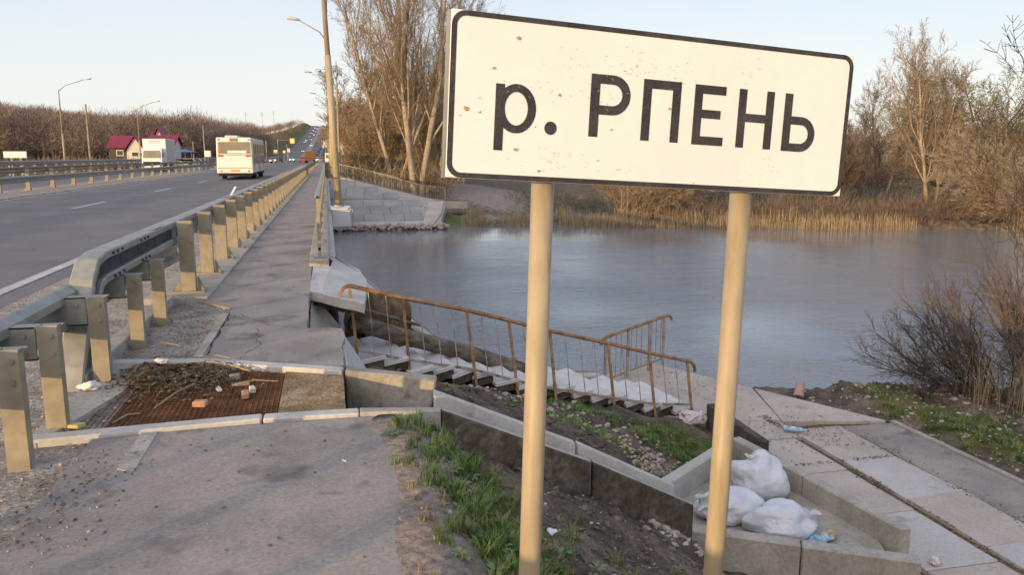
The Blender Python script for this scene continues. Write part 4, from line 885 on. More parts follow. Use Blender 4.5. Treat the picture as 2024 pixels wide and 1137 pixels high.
scatter('dead_leaves', fl_v, fl_f, P, np.stack([s_,s_,s_*1.5],1), M['leaflitter'], 'loose dead leaves and chips strewn over the grating', 'dead leaves', full_rot=True, seed=8)
# strip of litter along the path joint, on the shore, in patches
n = 4200; y = gr.uniform(-1,10.3,n); wv = .5+2.2*np.clip(fbm(y*1.4, y*0+3., 91), -.2, .6); x = 6.405+gr.normal(0,.035,n)*wv+.03*np.sin(y*3); okd = gr.uniform(0,1,n) < wv; P = [np.stack([x,y,np.full(n,-2.358)+gr.uniform(0,.02,n)],1)[okd]]
n = 500; P.append(np.stack([6.6+gr.normal(0,.5,n), 9.5+gr.normal(0,.45,n), np.full(n,-2.345)],1)); n = 350; P.append(np.stack([7.28+gr.normal(0,.06,n), gr.uniform(4,9.6,n), np.full(n,-2.35)],1))
n = 160; P.append(np.stack([gr.uniform(5.6,7.2,n), gr.uniform(8.42,8.5,n)+.0, np.full(n,-2.35)],1)); n = 420; P.append(np.stack([gr.normal(6.0,.7,n), gr.normal(12.0,.6,n), np.full(n,-2.345)],1))
P = np.concatenate(P); s_ = gr.uniform(.004,.02,len(P)); P = P[:]; 
scatter('path_debris', fl_v, fl_f, P, np.stack([s_,s_,s_*1.5],1), M['leaflitter'], 'dark line of leaves and grit in the joint of the riverside path slabs', 'debris', full_rot=True, seed=9)
n = 5200; x = np.concatenate([gr.normal(1.5,.8,1500), gr.uniform(8.3,12,2200), gr.normal(2.6,.8,1500)]); y = np.concatenate([gr.normal(3.6,.8,1500), gr.uniform(5,11.8,2200), gr.normal(8.6,.6,1500)]); z = tz(x, y)
ok = (z > -2.74) & (x > .4) & ~((x > 5.2) & (x < 8.2)) & ~((x > 3.2) & (x < 5.3) & (y > 5.6) & (y < 8.2)); P = np.stack([x,y,z+.005],1)[ok]; s_ = gr.uniform(.005,.02,len(P))
scatter('twigs_and_chips', fl_v*np.array([1.6,.5,1]), fl_f, P, s_, M['leaflitter'], 'dead twigs, leaves and chips scattered over the muddy bank', 'debris', full_rot=True, seed=10)

# ---------------- individual litter ----------------
def blobby(name, c, rx_, ry, rz_, m, label, cat, seed, amp=.2, fr=3.0, ridg=.12, flat=.75, sub=4, parent=None, neck=None):
    import bmesh
    b = bmesh.new(); bmesh.ops.create_icosphere(b, subdivisions=sub, radius=1)
    from mathutils import noise
    for v in b.verts:
        p = v.co.copy(); k = 1+amp*noise.noise(p*1.3+V(seed,0,0))
        q = noise.noise(V(p.x*fr, p.y*fr, p.z*fr*.6)+V(0,seed,0)); k -= ridg*(1-abs(q)*3 if abs(q) < .33 else 0)
        q2 = noise.noise(p*fr*2.6+V(0,0,seed)); k += .035*q2
        v.co = V(p.x*rx_*k, p.y*ry*k, max(p.z*rz_*k, -rz_*flat))
    if sub >= 5:
        for v in b.verts: p = v.co.copy(); v.co += v.normal*(-.006*max(0, 1-abs(noise.noise(V(p.x*9, p.y*7, p.z*15)+V(seed,0,0)))*6)-.0025*max(0, 1-abs(noise.noise(V(p.x*19, p.y*23, p.z*11)))*5))
    me = bpy.data.meshes.new(name); b.to_mesh(me); b.free(); me.materials.append(m); me.shade_smooth()
    o = bpy.data.objects.new(name, me); C.objects.link(o); o.location = Vector(c)+V(0,0,rz_*flat)
    if label: tag(o, label, cat)
    if parent: o.parent = parent; o.location = Vector(c)+V(0,0,rz_*flat)-wloc(parent)
    return o
def sack(c, r, label, seed, neck):
    t = empty('rubbish_sack', c, label, 'rubbish bag', 'white rubbish sacks in the basin')
    o = blobby('sack', c, r[0], r[1], r[2], M['white_bag'], None, None, seed, amp=.36, fr=1.5, ridg=.045, sub=5, parent=t)
    n0 = Vector(c)+Vector(neck); mb = MB(); nn = 18
    for k, (rr_, h_) in enumerate(((.085,0),(.04,.05),(.055,.09),(.09,.13))):
        for j in range(nn): a_ = 2*pi*j/nn; q = rr_*(1+.25*sin(a_*5+k+seed)); mb.v.append(tuple(n0+V(q*cos(a_), q*sin(a_)*.7, h_+.02*sin(a_*3))))
    mb.f = [(k*nn+j, k*nn+(j+1)%nn, (k+1)*nn+(j+1)%nn, (k+1)*nn+j) for k in range(3) for j in range(nn)]
    mb.build('tied_neck', M['white_bag'], t, smooth=True)
sack((4.60,7.42,-2.18), (.32,.27,.28), 'bulging white rubbish sack at the back of the heap against the path side wall', 3.1, (-.06,.05,.33))
sack((3.98,6.98,-2.18), (.33,.23,.19), 'slumped white rubbish sack on the left of the heap behind the right sign post', 7.7, (-.28,.0,.16))
sack((4.32,6.52,-2.18), (.36,.25,.20), 'round white rubbish sack in front by the low front wall', 12.4, (.30,-.05,.1))
blobby('blue_packet', (4.58,6.30,-2.18), .15,.07,.05, M['bluepl'], 'blue plastic packet spilling from the front white sack', 'packet', 2.2, amp=.5)
blobby('yellow_wrapper', (4.72,6.34,-2.18), .11,.04,.05, mat('ochre_plastic', [(.35,.28,.06),(.5,.42,.2)], 20, .5), 'crumpled yellow green wrapper beside the front white sack', 'wrapper', 5.2, amp=.6)
blobby('plastic_bag', (5.12,10.15,-2.33), .24,.15,.13, M['redlitter'], 'crumpled red and white plastic bag at the foot of the stair', 'plastic bag', 9.2, amp=.4, ridg=.2)
blobby('red_packet', (5.65,5.93,-2.35), .05,.045,.045, M['redlitter'], 'small crushed red and white packet on the path slab near the basin corner', 'packet', 19.2, amp=.5)
t = empty('plastic_bottle', (6.42,9.55,-2.31), 'empty pale blue plastic bottle lying along the path joint', 'bottle')
MB().tube([(6.30,9.62,-2.30),(6.33,9.61,-2.30),(6.50,9.50,-2.30),(6.55,9.465,-2.30),(6.58,9.445,-2.30)], [.03,.04,.04,.016,.014], 12).build('bottle_body', M['bluepl'], t, smooth=True)
MB().tube([(6.58,9.445,-2.30),(6.60,9.432,-2.30)], .017, 10).build('cap', M['blue'], t)
tag(MB().tube([(7.60,11.22,-2.42),(7.72,11.35,-2.22)], [.085,.07], 16).build('clay_pipe', mat('pinkish_clay', [(.36,.23,.2),(.42,.28,.24)], 6, .7)), 'short pinkish tube leaning in the rubbish at the river edge', 'pipe')
for i_, (x, y, z, r_, m_, lb, ct) in enumerate([(-1.26,6.12,.065,.05,'litter','crushed white cup on top of the leaf heap on the grating','paper cup'),
    (-1.66,5.75,.0,.07,'litter','crumpled pale rag at the foot of the guardrail post left of the grating','rag'),
    (.60,3.62,.0,.045,'stone','flat white stone lying in the grass near the channel','stone'),
    (1.15,3.95,-.42,.04,'litter','small pinkish scrap of paper on the mud beside the left sign post','paper scrap'),
    (9.3,9.6,-2.45,.07,'litter','small crumpled white bag on the grass by the river','plastic bag'),
    (9.7,8.1,-2.4,.07,'stone','pale grey lump of concrete in the grass right of the path','stone'),
    (10.6,8.9,-2.4,.06,'litter','white scrap of plastic under the bare bush','plastic scrap'),
    (2.45,4.05,-1.2,.07,'bluepl','torn blue and white bag in the mud at the bottom of the picture','plastic bag')]):
    if i_ in (2,3,4,5,6,7): z = hz(x, y)-.01
    blobby('litter_piece' if m_ != 'stone' else 'stone', (x,y,z), r_, r_*.7, r_*.45, M[m_], lb, ct, 30+i_*3.3, amp=.6, ridg=.2, sub=3)
def chip(name, c, sz, rz, m, label, cat, ry=0):
    ax = V(cos(rz), sin(rz), sin(ry)*.5).normalized(); ay = V(-sin(rz), cos(rz), 0); az = ax.cross(ay)
    tag(MB().obox(V(*c)+V(0,0,sz[2]), ax*sz[0], ay*sz[1], az*sz[2]).build(name, m, bevel=min(sz)*.35), label, cat)
chip('brick_piece', (-.60,5.40,-.03), (.025,.05,.022), .1, M['brick'], 'orange brick fragment standing on the grating beside the tread cover', 'brick piece')
chip('brick_piece', (-.565,5.52,-.03), (.02,.04,.02), .2, M['conc_light'], 'grey brick fragment just behind the orange one on the grating', 'brick piece')
chip('brick_piece', (-.87,5.27,-.03), (.045,.03,.02), -.2, M['brick'], 'rounded orange stone at the edge of the dead leaves on the grating', 'stone')
chip('wood_chip', (-.66,5.70,-.03), (.06,.02,.01), .2, M['reed_m'], 'short pale chip of wood near the middle of the grating', 'wood chip')
chip('plastic_shard', (-.80,5.62,-.03), (.016,.05,.01), .3, M['conc_light'], 'pale pointed shard lying on the grating by the dead leaves', 'shard')
chip('stone', (-.72,5.88,-.03), (.035,.025,.02), .3, M['conc'], 'grey stone near the far kerb of the grating', 'stone')
chip('paper_roll', (.03,4.05,-.012), (.003,.018,.004), .7, M['litter'], 'tiny white cigarette end on the bare near sidewalk', 'cigarette end')
chip('board_piece', (-1.56,4.98,-.02), (.09,.03,.014), -.6, mat('yellow_paint_chip', [(.4,.32,.08),(.5,.42,.16)], 12, .8), 'yellow painted strip leaning at the foot of the second guardrail post', 'board piece', .2)
STK = ['pale forked twig in the middle of the leaf litter on the grating','short pale stick at the near left corner of the grating','long pale stick across the top of the leaf heap by the far kerb','pale stick lying level beside the brick pieces on the grating','thin curved stick lying over the far kerb of the drain','dry stem on the gravel behind the far kerb by the guardrail posts']
for k, (a_, b_) in enumerate([((-1.15,5.28,-.02),(-.95,5.62,.03)),((-1.35,5.05,-.03),(-1.22,5.18,-.02)),((-.95,6.15,.05),(-.62,6.0,-.01)),((-.72,5.72,-.02),(-.40,5.72,-.02)),((-1.05,6.42,.03),(-.75,6.25,.03)),((-1.55,7.1,.0),(-1.25,6.85,.02))]):
    mid = (Vector(a_)+Vector(b_))/2+V(0,.02,.015)
    tag(MB().tube([a_, mid, b_], [.006,.005,.004], 5).build('stick', M['reed_m']), STK[k], 'stick', 'dry sticks on the drain')

# ---------------- lamp posts, poles, box ----------------
def lamp(name, x, y, h, sgn, label, group, z0=0, r0=.13, arm=2.3, lean=0):
    t = empty(name, (x,y,z0), label, 'street lamp', group)
    LN = lambda k: V(lean*k,0,0)
    MB().tube([V(x,y,z0), V(x,y,z0+h*.42)+LN(.42)], [r0, r0*.86], 14).build('pole', M['pole'], t, smooth=True)
    MB().tube([V(x,y,z0+h*.42)+LN(.42), V(x,y,z0+h*.88)+LN(.88), V(x,y,z0+h*.885)+LN(.885)], [r0*.72, r0*.42, r0*.3], 12).build('upper_pole', M['pole'], t, smooth=True)
    x = x+lean*.87; a_ = V(x,y,z0+h*.87); b_ = V(x+sgn*arm*.25,y,z0+h*.93); c_ = V(x+sgn*arm,y,z0+h)
    MB().tube([a_, b_, c_], [.04,.035,.03], 8).build('arm', M['steel'], t, smooth=True)
    MB().tube([c_-V(sgn*.1,0,.0), c_+V(sgn*.15,0,.03), c_+V(sgn*.55,0,.10), c_+V(sgn*.65,0,.11)], [.05,.09,.11,.05], 8).build('lamp_head', M['offwhite'], t, smooth=True)
    x = x-lean*.87; MB().tube([V(x,y,z0-.0), V(x,y,z0+.04)], r0*1.5, 12).build('base_flange', M['steel'], t)
    return t
for k, (y, h) in enumerate([(24,10.4),(47,9.1),(75,9.2),(101,9.3),(124,9.3),(146,9.3),(175,9.3),(210,9.3)]):
    lamp('street_lamp', .30+(.0 if k < 2 else .15), y, h, -1, 'thick tall street lamp nearest the viewer on the outer edge of the bridge' if k == 0 else (['second nearest street lamp right of the road, its arm reaching left past the near pole','third nearest of the street lamps right of the road','fourth nearest of the street lamps right of the road','fifth nearest of the street lamps right of the road','third from the far end of the street lamps right of the road','second from the far end of the street lamps right of the road','farthest street lamp right of the road near the foot of the hill'][k-1]), 'street lamps right of the road' , .11 if k == 0 else (.02 if k == 1 else float(zr(y))-.1), .108 if k == 0 else .1, 1.55, -.36 if k == 0 else 0)
# lamps of equal look share a label above
for k, (x, y, h, lb) in enumerate([(-26.9,92,9.7,'pale street lamp leftmost beyond the opposite carriageway barrier'),(-26.9,127,9.7,'pale street lamp in front of the red roofed building'),]):
    lamp('street_lamp', x, y, h, 1, lb, 'street lamps left of the road', -.2, .12, 2.6)
t = empty('cable_box', (.3,23.3,-.3), 'pale grey metal cable box hung on the bridge edge under the lamp post', 'electrical box')
MB().box(.09,22.85,-.42,.62,24.3,.08).build('box', M['offwhite'], t, bevel=.02)
MB().box(.07,22.83,.085,.64,24.32,.105).build('lid', M['white'], t, bevel=.004)
MB().tube([V(.55,22.84,.09),V(.58,22.8,.14),V(.66,22.8,.12),V(.68,22.8,-.05),V(.67,22.8,-.4)], .018, 6).build('conduit', M['steel'], t)
def upole(x, y, h, r_, label, m='pole', cross=0, grp='thin distant poles', z0=None):
    z0 = hz(x, y) if z0 is None else z0
    t = empty('utility_pole', (x,y,z0), label, 'pole', grp)
    MB().tube([(x,y,z0-.5),(x,y,z0+h)], [r_, r_*.7], 8).build('pole', M[m], t)
    if cross:
        MB().box(x-cross/2, y-.1, z0+h*.9, x+cross/2, y+.1, z0+h*.9+.15).build('crossarm', M['barkdark'], t)
        MB().box(x-cross/3, y-.1, z0+h*.97, x+cross/3, y+.1, z0+h*.97+.12).build('crossarm', M['barkdark'], t)
    return t
def atr(px, y):   # x on the bearing of a photograph column, at depth y
    u_ = (px-1012)/1540; p_ = radians(9.601); f_ = cos(p_)+.1692*sin(p_); q = radians(13.223)
    return (u_*cos(q)+f_*sin(q))/(-u_*sin(q)+f_*cos(q))*y
upole(1.2, 77, 8.7, .13, 'plain bare pole standing just behind the nearest lamp', grp=None)
upole(atr(405,140), 140, 7, .1, 'pale utility pole left of the white bus')
upole(atr(383,150), 150, 4.5, .1, 'short pale utility pole between the box truck and the bus')
upole(atr(481,170), 170, 6, .1, 'pale pole just above the bus roof'); upole(atr(527,190), 190, 5.5, .12, 'pale pole right of the bus behind the red car')
upole(atr(550,200), 200, 6.0, .13, 'pole carrying the overhanging yellow sign on the left of the road')
upole(atr(568,215), 215, 5, .1, 'pale pole right of the one with the overhanging yellow sign')
upole(atr(178,170), 170, 13, .22, 'tall weathered pole rising against the wooded hill on the left', 'barkgold', grp=None)
upole(atr(405,520), 520, 18, .25, 'thin mast on the wooded hilltop on the left', 'grey', 1.2)
for px, lb in ((490,'leftmost of the small pylons on the skyline'),(522,'middle one of the small pylons on the skyline'),(545,'right one of the small pylons on the skyline')): upole(atr(px,620), 620, 21 if px != 522 else 20, .16, lb, 'pole', 3, 'small pylons on the skyline')
# wires from lamp to lamp
for dz, lb in ((-.4,'upper thin cable strung along the lamp posts right of the road'),(-.9,'lower thin cable strung along the lamp posts right of the road')):
    pts = []
    for (a_, za), (b_, zb) in zip([(10,10),(24,10),(47,9.4),(75,9.4),(101,9.4)], [(24,10),(47,9.4),(75,9.4),(101,9.4),(124,9.4)]):
        for k in range(8): q = k/8; pts.append(V(.28, a_+(b_-a_)*q, za+(zb-za)*q+dz-.5*4*q*(1-q)))
    tag(MB().tube(pts, .012, 4).build('cable', M['black']), lb, 'cable')

# ---------------- vehicles (local frame: rear at y=0, heading +y) ----------------
def wheel(t, x, y, r, w_):
    tr = MB().tube([(x-w_/2,y,r),(x+w_/2,y,r)], r, 18).build('wheel', M['rubber'], t, local=True)
    MB().tube([(x-w_/2-.01,y,r),(x+w_/2+.01,y,r)], r*.55, 12).build('rim', M['grey'], tr, local=True)
def car(col, label, x, y, z, rz, kind='hatch', lights=True, group=None):
    t = empty('passenger_car', (x,y,z), label, 'car', group, rz)
    L_ = 4.3; W2 = .86
    prof = {'hatch':[(0,.35),(0,.75),(.06,.98),(.9,1.02),(3.1,.98),(4.1,.80),(4.3,.62),(4.3,.35)], 'suv':[(0,.4),(0,.95),(.05,1.15),(.9,1.15),(3.2,1.1),(4.2,.98),(4.35,.8),(4.35,.4)]}[kind]
    mb = MB(); n = len(prof); mb.v = [(-W2,a_,b_) for a_,b_ in prof]+[(W2,a_,b_) for a_,b_ in prof]
    mb.f = [tuple(range(n)), tuple(range(n,2*n))[::-1]]+[(i,(i+1)%n,n+(i+1)%n,n+i) for i in range(n)]
    mb.build('body', col, t, bevel=.06, seg=2, local=True)
    h0, h1 = (.98,1.45) if kind == 'hatch' else (1.13,1.68)
    MB().hull8([(-.80,.10,h0),(.80,.10,h0),(.80,3.1,h0),(-.80,3.1,h0)], [(-.62,.55,h1-.04),(.62,.55,h1-.04),(.62,2.2,h1-.04),(-.62,2.2,h1-.04)]).build('window', M['glass'], t, bevel=.03, local=True)
    MB().hull8([(-.64,.50,h1-.05),(.64,.50,h1-.05),(.64,2.25,h1-.05),(-.64,2.25,h1-.05)], [(-.58,.62,h1),(.58,.62,h1),(.58,2.1,h1),(-.58,2.1,h1)]).build('roof', col, t, bevel=.02, local=True)
    for wx in (-.78,.78):
        for wy in (.75,3.4): wheel(t, wx, wy, .31, .2)
    for sx in (-1,1):
        MB().box(sx*.62-.16,4.28,.62,sx*.62+.16,4.33,.76).build('headlight', M['headl'], t, local=True)
        MB().box(sx*.66-.14,-.02,.72,sx*.66+.14,.04,.88).build('taillight', M['tail'], t, local=True)
    return t
P_ = {'white':M['white'],'red':paint('car_red_paint',(.45,.03,.04)),'dark':paint('dark_car_paint',(.03,.03,.04)),'silver':paint('silver_car_paint',(.4,.4,.42)),'blue':paint('car_blue_paint',(.06,.1,.25)),'pink':paint('crimson_car_paint',(.5,.05,.12))}
def at_road(px, Y): return atr(px, Y)
def zz(Y): return float(zr(Y))-.075
car(P_['pink'], 'crimson car with lit headlights coming down the far lanes beside the bus', at_road(531,205)+.0, 205, zz(205), pi)
car(P_['silver'], 'pale car right behind the crimson one with lit headlights', at_road(541,222), 222, zz(222), pi)
car(P_['dark'], 'dark off-road car with headlights following the crimson car', at_road(552,228), 228, zz(228), pi, 'suv')
car(P_['white'], 'white car with bright headlights left of the orange lorry', at_road(577,268), 268, zz(268), pi)
car(P_['red'], 'red car just left of the orange lorry', at_road(598,240), 236, zz(236), 0)
car(P_['white'], 'white car just right of the orange lorry', at_road(626,225), 225, zz(225), 0)
car(P_['silver'], 'silver car on the right lane ahead beside the orange lorry', at_road(632,240), 245, zz(245), 0)
car(P_['white'], 'white car parked beyond the opposite carriageway near the blue canopy', at_road(383,150), 152, hz(at_road(383,150),152)+.05, pi/2)
car(P_['blue'], 'dark blue car parked right of the white one near the blue canopy', at_road(399,160), 160, hz(at_road(399,160),160)+.05, pi/2)
car(P_['white'], 'white off-road car climbing the hill just above the orange lorry', at_road(629,430), 430, zz(430), 0, 'suv')
car(P_['silver'], 'silver car coming down the hill alone on the left lanes', at_road(608,400), 400, zz(400), pi)
# queue on the far hill: copies of six cars
HL = {'white':'white car coming down the far hill beside the verge','red':'red car lowest in the queue going up the far hill','dark':'dark car midway up the far hill near the lane line','silver':'silver car low in the right lane of the far hill','blue':'blue car two thirds up the far hill','pink':'crimson car near the top of the far hill road'}
protos = [car(P_[c_], HL[c_], at_road(px,Y_), Y_, zz(Y_), 0 if px > 628 else pi, group='cars on the far hill') for c_, px, Y_ in (('white',616,640),('red',645,470),('dark',634,600),('silver',648,520),('blue',640,700),('pink',647,760))]
rc = random.Random(21)
slots = [(-16.5,560,1),(-20,690,1),(-20,720,1),(-16.6,735,1),(-20,790,1),(-16.6,830,1),(-20.2,860,1),(-16.5,905,1),(-20,930,1),(-16.5,980,1),(-20,1010,1)]+[(-6-(k%2)*3.7, 455+k*26+rc.uniform(-8,8), 0) for k in range(24)]
CNT = {}; ORD = 'first second third fourth fifth sixth seventh eighth ninth tenth eleventh twelfth thirteenth fourteenth'.split()
for k, (x, y, opp) in enumerate(slots):
    pi_ = rc.randrange(6); src = protos[pi_]; cn = ('white','red','dark','silver','blue','crimson')[pi_]; CNT[(opp, x < -8 if not opp else x < -18)] = q_ = CNT.get((opp, x < -8 if not opp else x < -18), 0)+1
    dup(src, (x+float(xs(y)), y, zz(y)), pi if opp else 0, '%s car, %s up from the foot of the far hill in the %s lane' % (cn, ORD[q_-1], 'outer left' if opp and x < -18 else 'inner left' if opp else 'inner right' if x < -8 else 'outer right'))
# white city bus
t = empty('city_bus', (-6.45,60,-.07), 'white city bus seen from behind driving away along the road', 'bus')
M['buswhite'] = paint('cream_bus_paint', (.74,.70,.63), .5)
def Lb(mb, nm, m_, par=t, **k): return mb.build(nm, m_, par, local=True, **k)
body = Lb(MB().hull8([(-1.25,0,.42),(1.25,0,.42),(1.25,11.6,.42),(-1.25,11.6,.42)], [(-1.2,.04,2.98),(1.2,.04,2.98),(1.2,11.6,2.98),(-1.2,11.6,2.98)]), 'body', M['buswhite'], bevel=.08, seg=3)
Lb(MB().box(-1.08,-.025,1.83,1.08,.02,2.66), 'rear_window', M['busglass'])
Lb(MB().box(-.45,-.05,1.86,.85,-.028,2.05), 'white_notice', M['white'])
Lb(MB().box(-.28,-.02,2.70,.25,.03,2.93), 'route_display', M['busglass'])
for sx in (-1,1):
    Lb(MB().box(sx*.95-.16,-.02,1.62,sx*.95+.16,.01,1.73), 'taillight', M['tail'])
    Lb(MB().box(sx*1.03-.06,-.01,2.78,sx*1.03+.06,.03,2.88), 'roof_marker', M['grey'])
Lb(MB().box(-1.19,-.02,.80,1.19,.0,.825), 'bumper_seam', M['black'])
Lb(MB().box(-1.15,-.02,1.735,1.15,.0,1.75), 'panel_seam', M['black'])
Lb(MB().box(-.3,-.03,.56,.32,-.01,.68), 'number_plate', M['amber'])
Lb(MB().box(-1.0,-.03,.52,-.88,-.01,.66), 'fog_lamp', M['amber']); Lb(MB().box(.9,-.03,.54,1.0,-.01,.64), 'fog_lamp', M['black'])
Lb(MB().box(-1.15,.25,.22,1.15,11.2,.42), 'underbody', M['rubber'])
Lb(MB().box(1.20,.7,1.72,1.235,11.3,2.55), 'side_window', M['glass'])
for k in range(7): Lb(MB().box(1.2,.66+k*1.6,1.72,1.245,.78+k*1.6,2.55), 'window_pillar', M['buswhite'])
Lb(MB().box(1.24,.6,1.10,1.258,11.0,1.68), 'grey_side_band', mat('bus_side_advert', [(.2,.19,.17),(.38,.36,.33)], .8, .6))
for ya in (1.6,6.0,10.4): Lb(MB().box(1.24,ya-.5,.45,1.262,ya-.44,1.1), 'door_edge', M['black'])
Lb(MB().box(-.7,1.0,2.98,.2,3.2,3.14), 'roof_hatch', M['offwhite'], bevel=.04); Lb(MB().box(-.4,6.0,2.98,.5,7.6,3.10), 'roof_hatch', M['offwhite'], bevel=.04)
for wx in (-1.05,1.05):
    for wy in (2.6,8.8): wheel(t, wx, wy, .48, .32)
# white box truck facing the viewer
t = empty('box_truck', (-18.6,98,-.07), 'white box truck with lit headlights approaching on the opposite carriageway', 'truck', None, pi)
Lb(MB().box(-1.2,-2.2,.95,1.2,3.1,3.55), 'cargo_box', M['white'], t, bevel=.03)
Lb(MB().box(-1.205,-2.0,1.0,-1.202,3.0,3.5), 'box_side', M['offwhite'], t)
Lb(MB().hull8([(-1.05,3.3,.55),(1.05,3.3,.55),(1.05,5.0,.5),(-1.05,5.0,.5)], [(-1.0,3.3,2.5),(1.0,3.3,2.5),(1.0,4.45,2.5),(-1.0,4.45,2.5)]), 'cab', M['white'], t, bevel=.06, seg=2)
Lb(MB().hull8([(-.92,4.76,1.45),(.92,4.76,1.45),(.92,4.80,1.45),(-.92,4.80,1.45)], [(-.86,4.46,2.25),(.86,4.46,2.25),(.86,4.52,2.25),(-.86,4.52,2.25)]), 'windscreen', M['busglass'], t)
Lb(MB().box(-.9,4.96,.85,.9,5.01,1.05), 'grille', M['black'], t); Lb(MB().box(-1.05,4.9,.4,1.05,5.08,.6), 'bumper', M['white'], t, bevel=.02)
Lb(MB().box(-.5,3.08,3.1,.5,3.16,3.4), 'roof_sign', M['offwhite'], t)
for sx in (-1,1): Lb(MB().box(sx*.85-.15,4.98,.66,sx*.85+.15,5.05,.84), 'headlight', M['headl'], t); Lb(MB().box(sx*1.12-.05,4.4,1.6,sx*1.12+.05,4.5,2.0), 'mirror', M['black'], t)
Lb(MB().box(-.5,-2.0,.5,.5,3.2,.94), 'chassis', M['rubber'], t)
for wx in (-.95,.95):
    for wy in (-.6,4.0): wheel(t, wx, wy, .42, .28)
# orange covered lorry
t = empty('tipper_lorry', (at_road(613,205),205,zz(205)), 'lorry with an orange brown load body seen from behind ahead of the bus', 'lorry')
Lb(MB().box(-1.25,0,1.15,1.25,6.2,2.85), 'load_body', M['orangebox'], t, bevel=.06); Lb(MB().box(-1.1,6.4,.6,1.1,8,2.7), 'cab', M['orangebox'], t, bevel=.06)
Lb(MB().box(-1.2,.0,.9,1.2,6.2,1.13), 'chassis', M['rustpale'], t); Lb(MB().box(-1.2,-.08,.6,1.2,.0,.82), 'bumper', M['wallred'], t)
for wx in (-.95,.95):
    for wy in (1.0,2.3,6.9): wheel(t, wx, wy, .5, .4)
for sx in (-1,1): Lb(MB().box(sx*1.0-.12,-.1,.62,sx*1.0+.12,-.09,.78), 'taillight', M['tail'], t)
# white minibus behind the lamp poles
t = empty('minibus', (at_road(651,170),170,zz(170)-.05), 'white minibus facing the viewer half hidden behind the near lamp post', 'minibus', None, 0)
Lb(MB().hull8([(-.95,0,.4),(.95,0,.4),(.95,5,.4),(-.95,5,.4)], [(-.85,.1,2.4),(.85,.1,2.4),(.85,4.6,2.4),(-.85,4.6,2.4)]), 'body', M['white'], t, bevel=.08); Lb(MB().box(-.75,-.02,1.4,.75,.08,2.1), 'rear_window', M['busglass'], t)
for wx in (-.85,.85):
    for wy in (.9,4.0): wheel(t, wx, wy, .34, .22)

# ---------------- road signs beyond ----------------
def plate(name, px, Y, zc, w_, h_, m_, label, pole=True, face=None, x=None):
    x = atr(px, Y) if x is None else x; z0 = max(hz(x, Y), -3)
    t = empty(name, (x,Y,z0), label, 'road sign')
    if pole: MB().tube([(x,Y+.05,z0-.3),(x,Y+.05,zc+h_/2)], .05, 8).build('post', M['pole'], t)
    MB().box(x-w_/2, Y-.03, zc-h_/2, x+w_/2, Y, zc+h_/2).build('panel', m_, t, bevel=.01)
    if face: MB().box(x-w_*.3, Y-.037, zc-h_*.3, x+w_*.3, Y-.031, zc+h_*.3).build('marking', face, t)
    return t
def zpx(py, Y): return 1.6+(308-py)/1540*Y*.93
t = plate('road_sign', 579, 200, zpx(279,205), 1.1, 1.2, M['yellow'], 'yellow sign hanging from a long arm over the left lanes in the distance', False, M['white'])
xa = atr(550,200); MB().tube([(xa,200,zpx(277,200)),(atr(580,200),200,zpx(277,200))], .06, 6).build('arm', M['steel'], t)
plate('road_sign', 545, 190, zpx(300,195), .85, .85, M['yellow'], 'small square yellow sign left of the far traffic above the dark car', True, M['white'])
plate('road_sign', 562, 215, zpx(300,215), .6, .6, M['white'], 'small white sign right of the small yellow one in the distance')
plate('road_sign', 571, 222, zpx(297,222), .7, .95, M['white'], 'taller white sign beside the hillside pole in the distance', True, M['offwhite'])
plate('road_sign', 644, 185, zpx(281,190), 1.0, 1.1, M['yellow'], 'yellow sign just left of the near lamp post in the distance', True, M['white'], atr(644,185))
plate('road_sign', 643, 186, zpx(289,190), 1.0, .7, M['white'], 'white sign mounted below the yellow one left of the near lamp post', False)
plate('road_sign', 675, 92, zpx(291,92), .55, 1.05, M['yellow'], 'bright yellow sign right of the near lamp post by the far bank', True, M['white'])
plate('road_sign', 677, 98, zpx(303,98), .65, .5, M['blue'], 'blue and white sign below the bright yellow one by the far bank', False, M['white'])
plate('billboard', 693, 130, zpx(301,130), 1.9, .95, M['white'], 'small white billboard right of the blue sign beyond the river', True, M['wallcream'])
t = plate('information_board', 30, 85, zpx(305,90)-.05, 2.0, .62, M['signwhite'], 'white direction board on two posts at the far left edge', False)
for px in (22,40): MB().box(atr(px,85)-.06, 85.01, -2, atr(px,85)+.06, 85.1, zpx(302,88)).build('post', M['pole'], t)
t = plate('information_board', 411, 135, zpx(304,140), 1.0, 1.0, M['white'], 'small white board immediately left of the bus', True)
# parasols of a roadside stall
def para(px, Y, r_, h_, m_, label):
    x = atr(px, Y); z0 = hz(x, Y); t = empty('market_umbrella', (x,Y,z0), label, 'umbrella')
    MB().tube([(x,Y,z0),(x,Y,z0+h_)], .04, 6).build('pole', M['pole'], t); mb = MB(); n = 8; mb.v = [(x,Y,z0+h_)]+[(x+r_*cos(2*pi*k/n),Y+r_*sin(2*pi*k/n),z0+h_-.55) for k in range(n)]+[(x,Y,z0+h_-.08)]
    mb.f = [(0,1+k,1+(k+1)%n) for k in range(n)]+[(n+1,1+(k+1)%n,1+k) for k in range(n)]; mb.build('canopy', m_, t)
para(366, 150, 2.2, 3.2, M['blue'], 'blue canopy umbrella above the parked cars on the left')
para(705, 128, 1.2, 1.6, M['black'], 'dark umbrella shape on the grass right of the billboard')

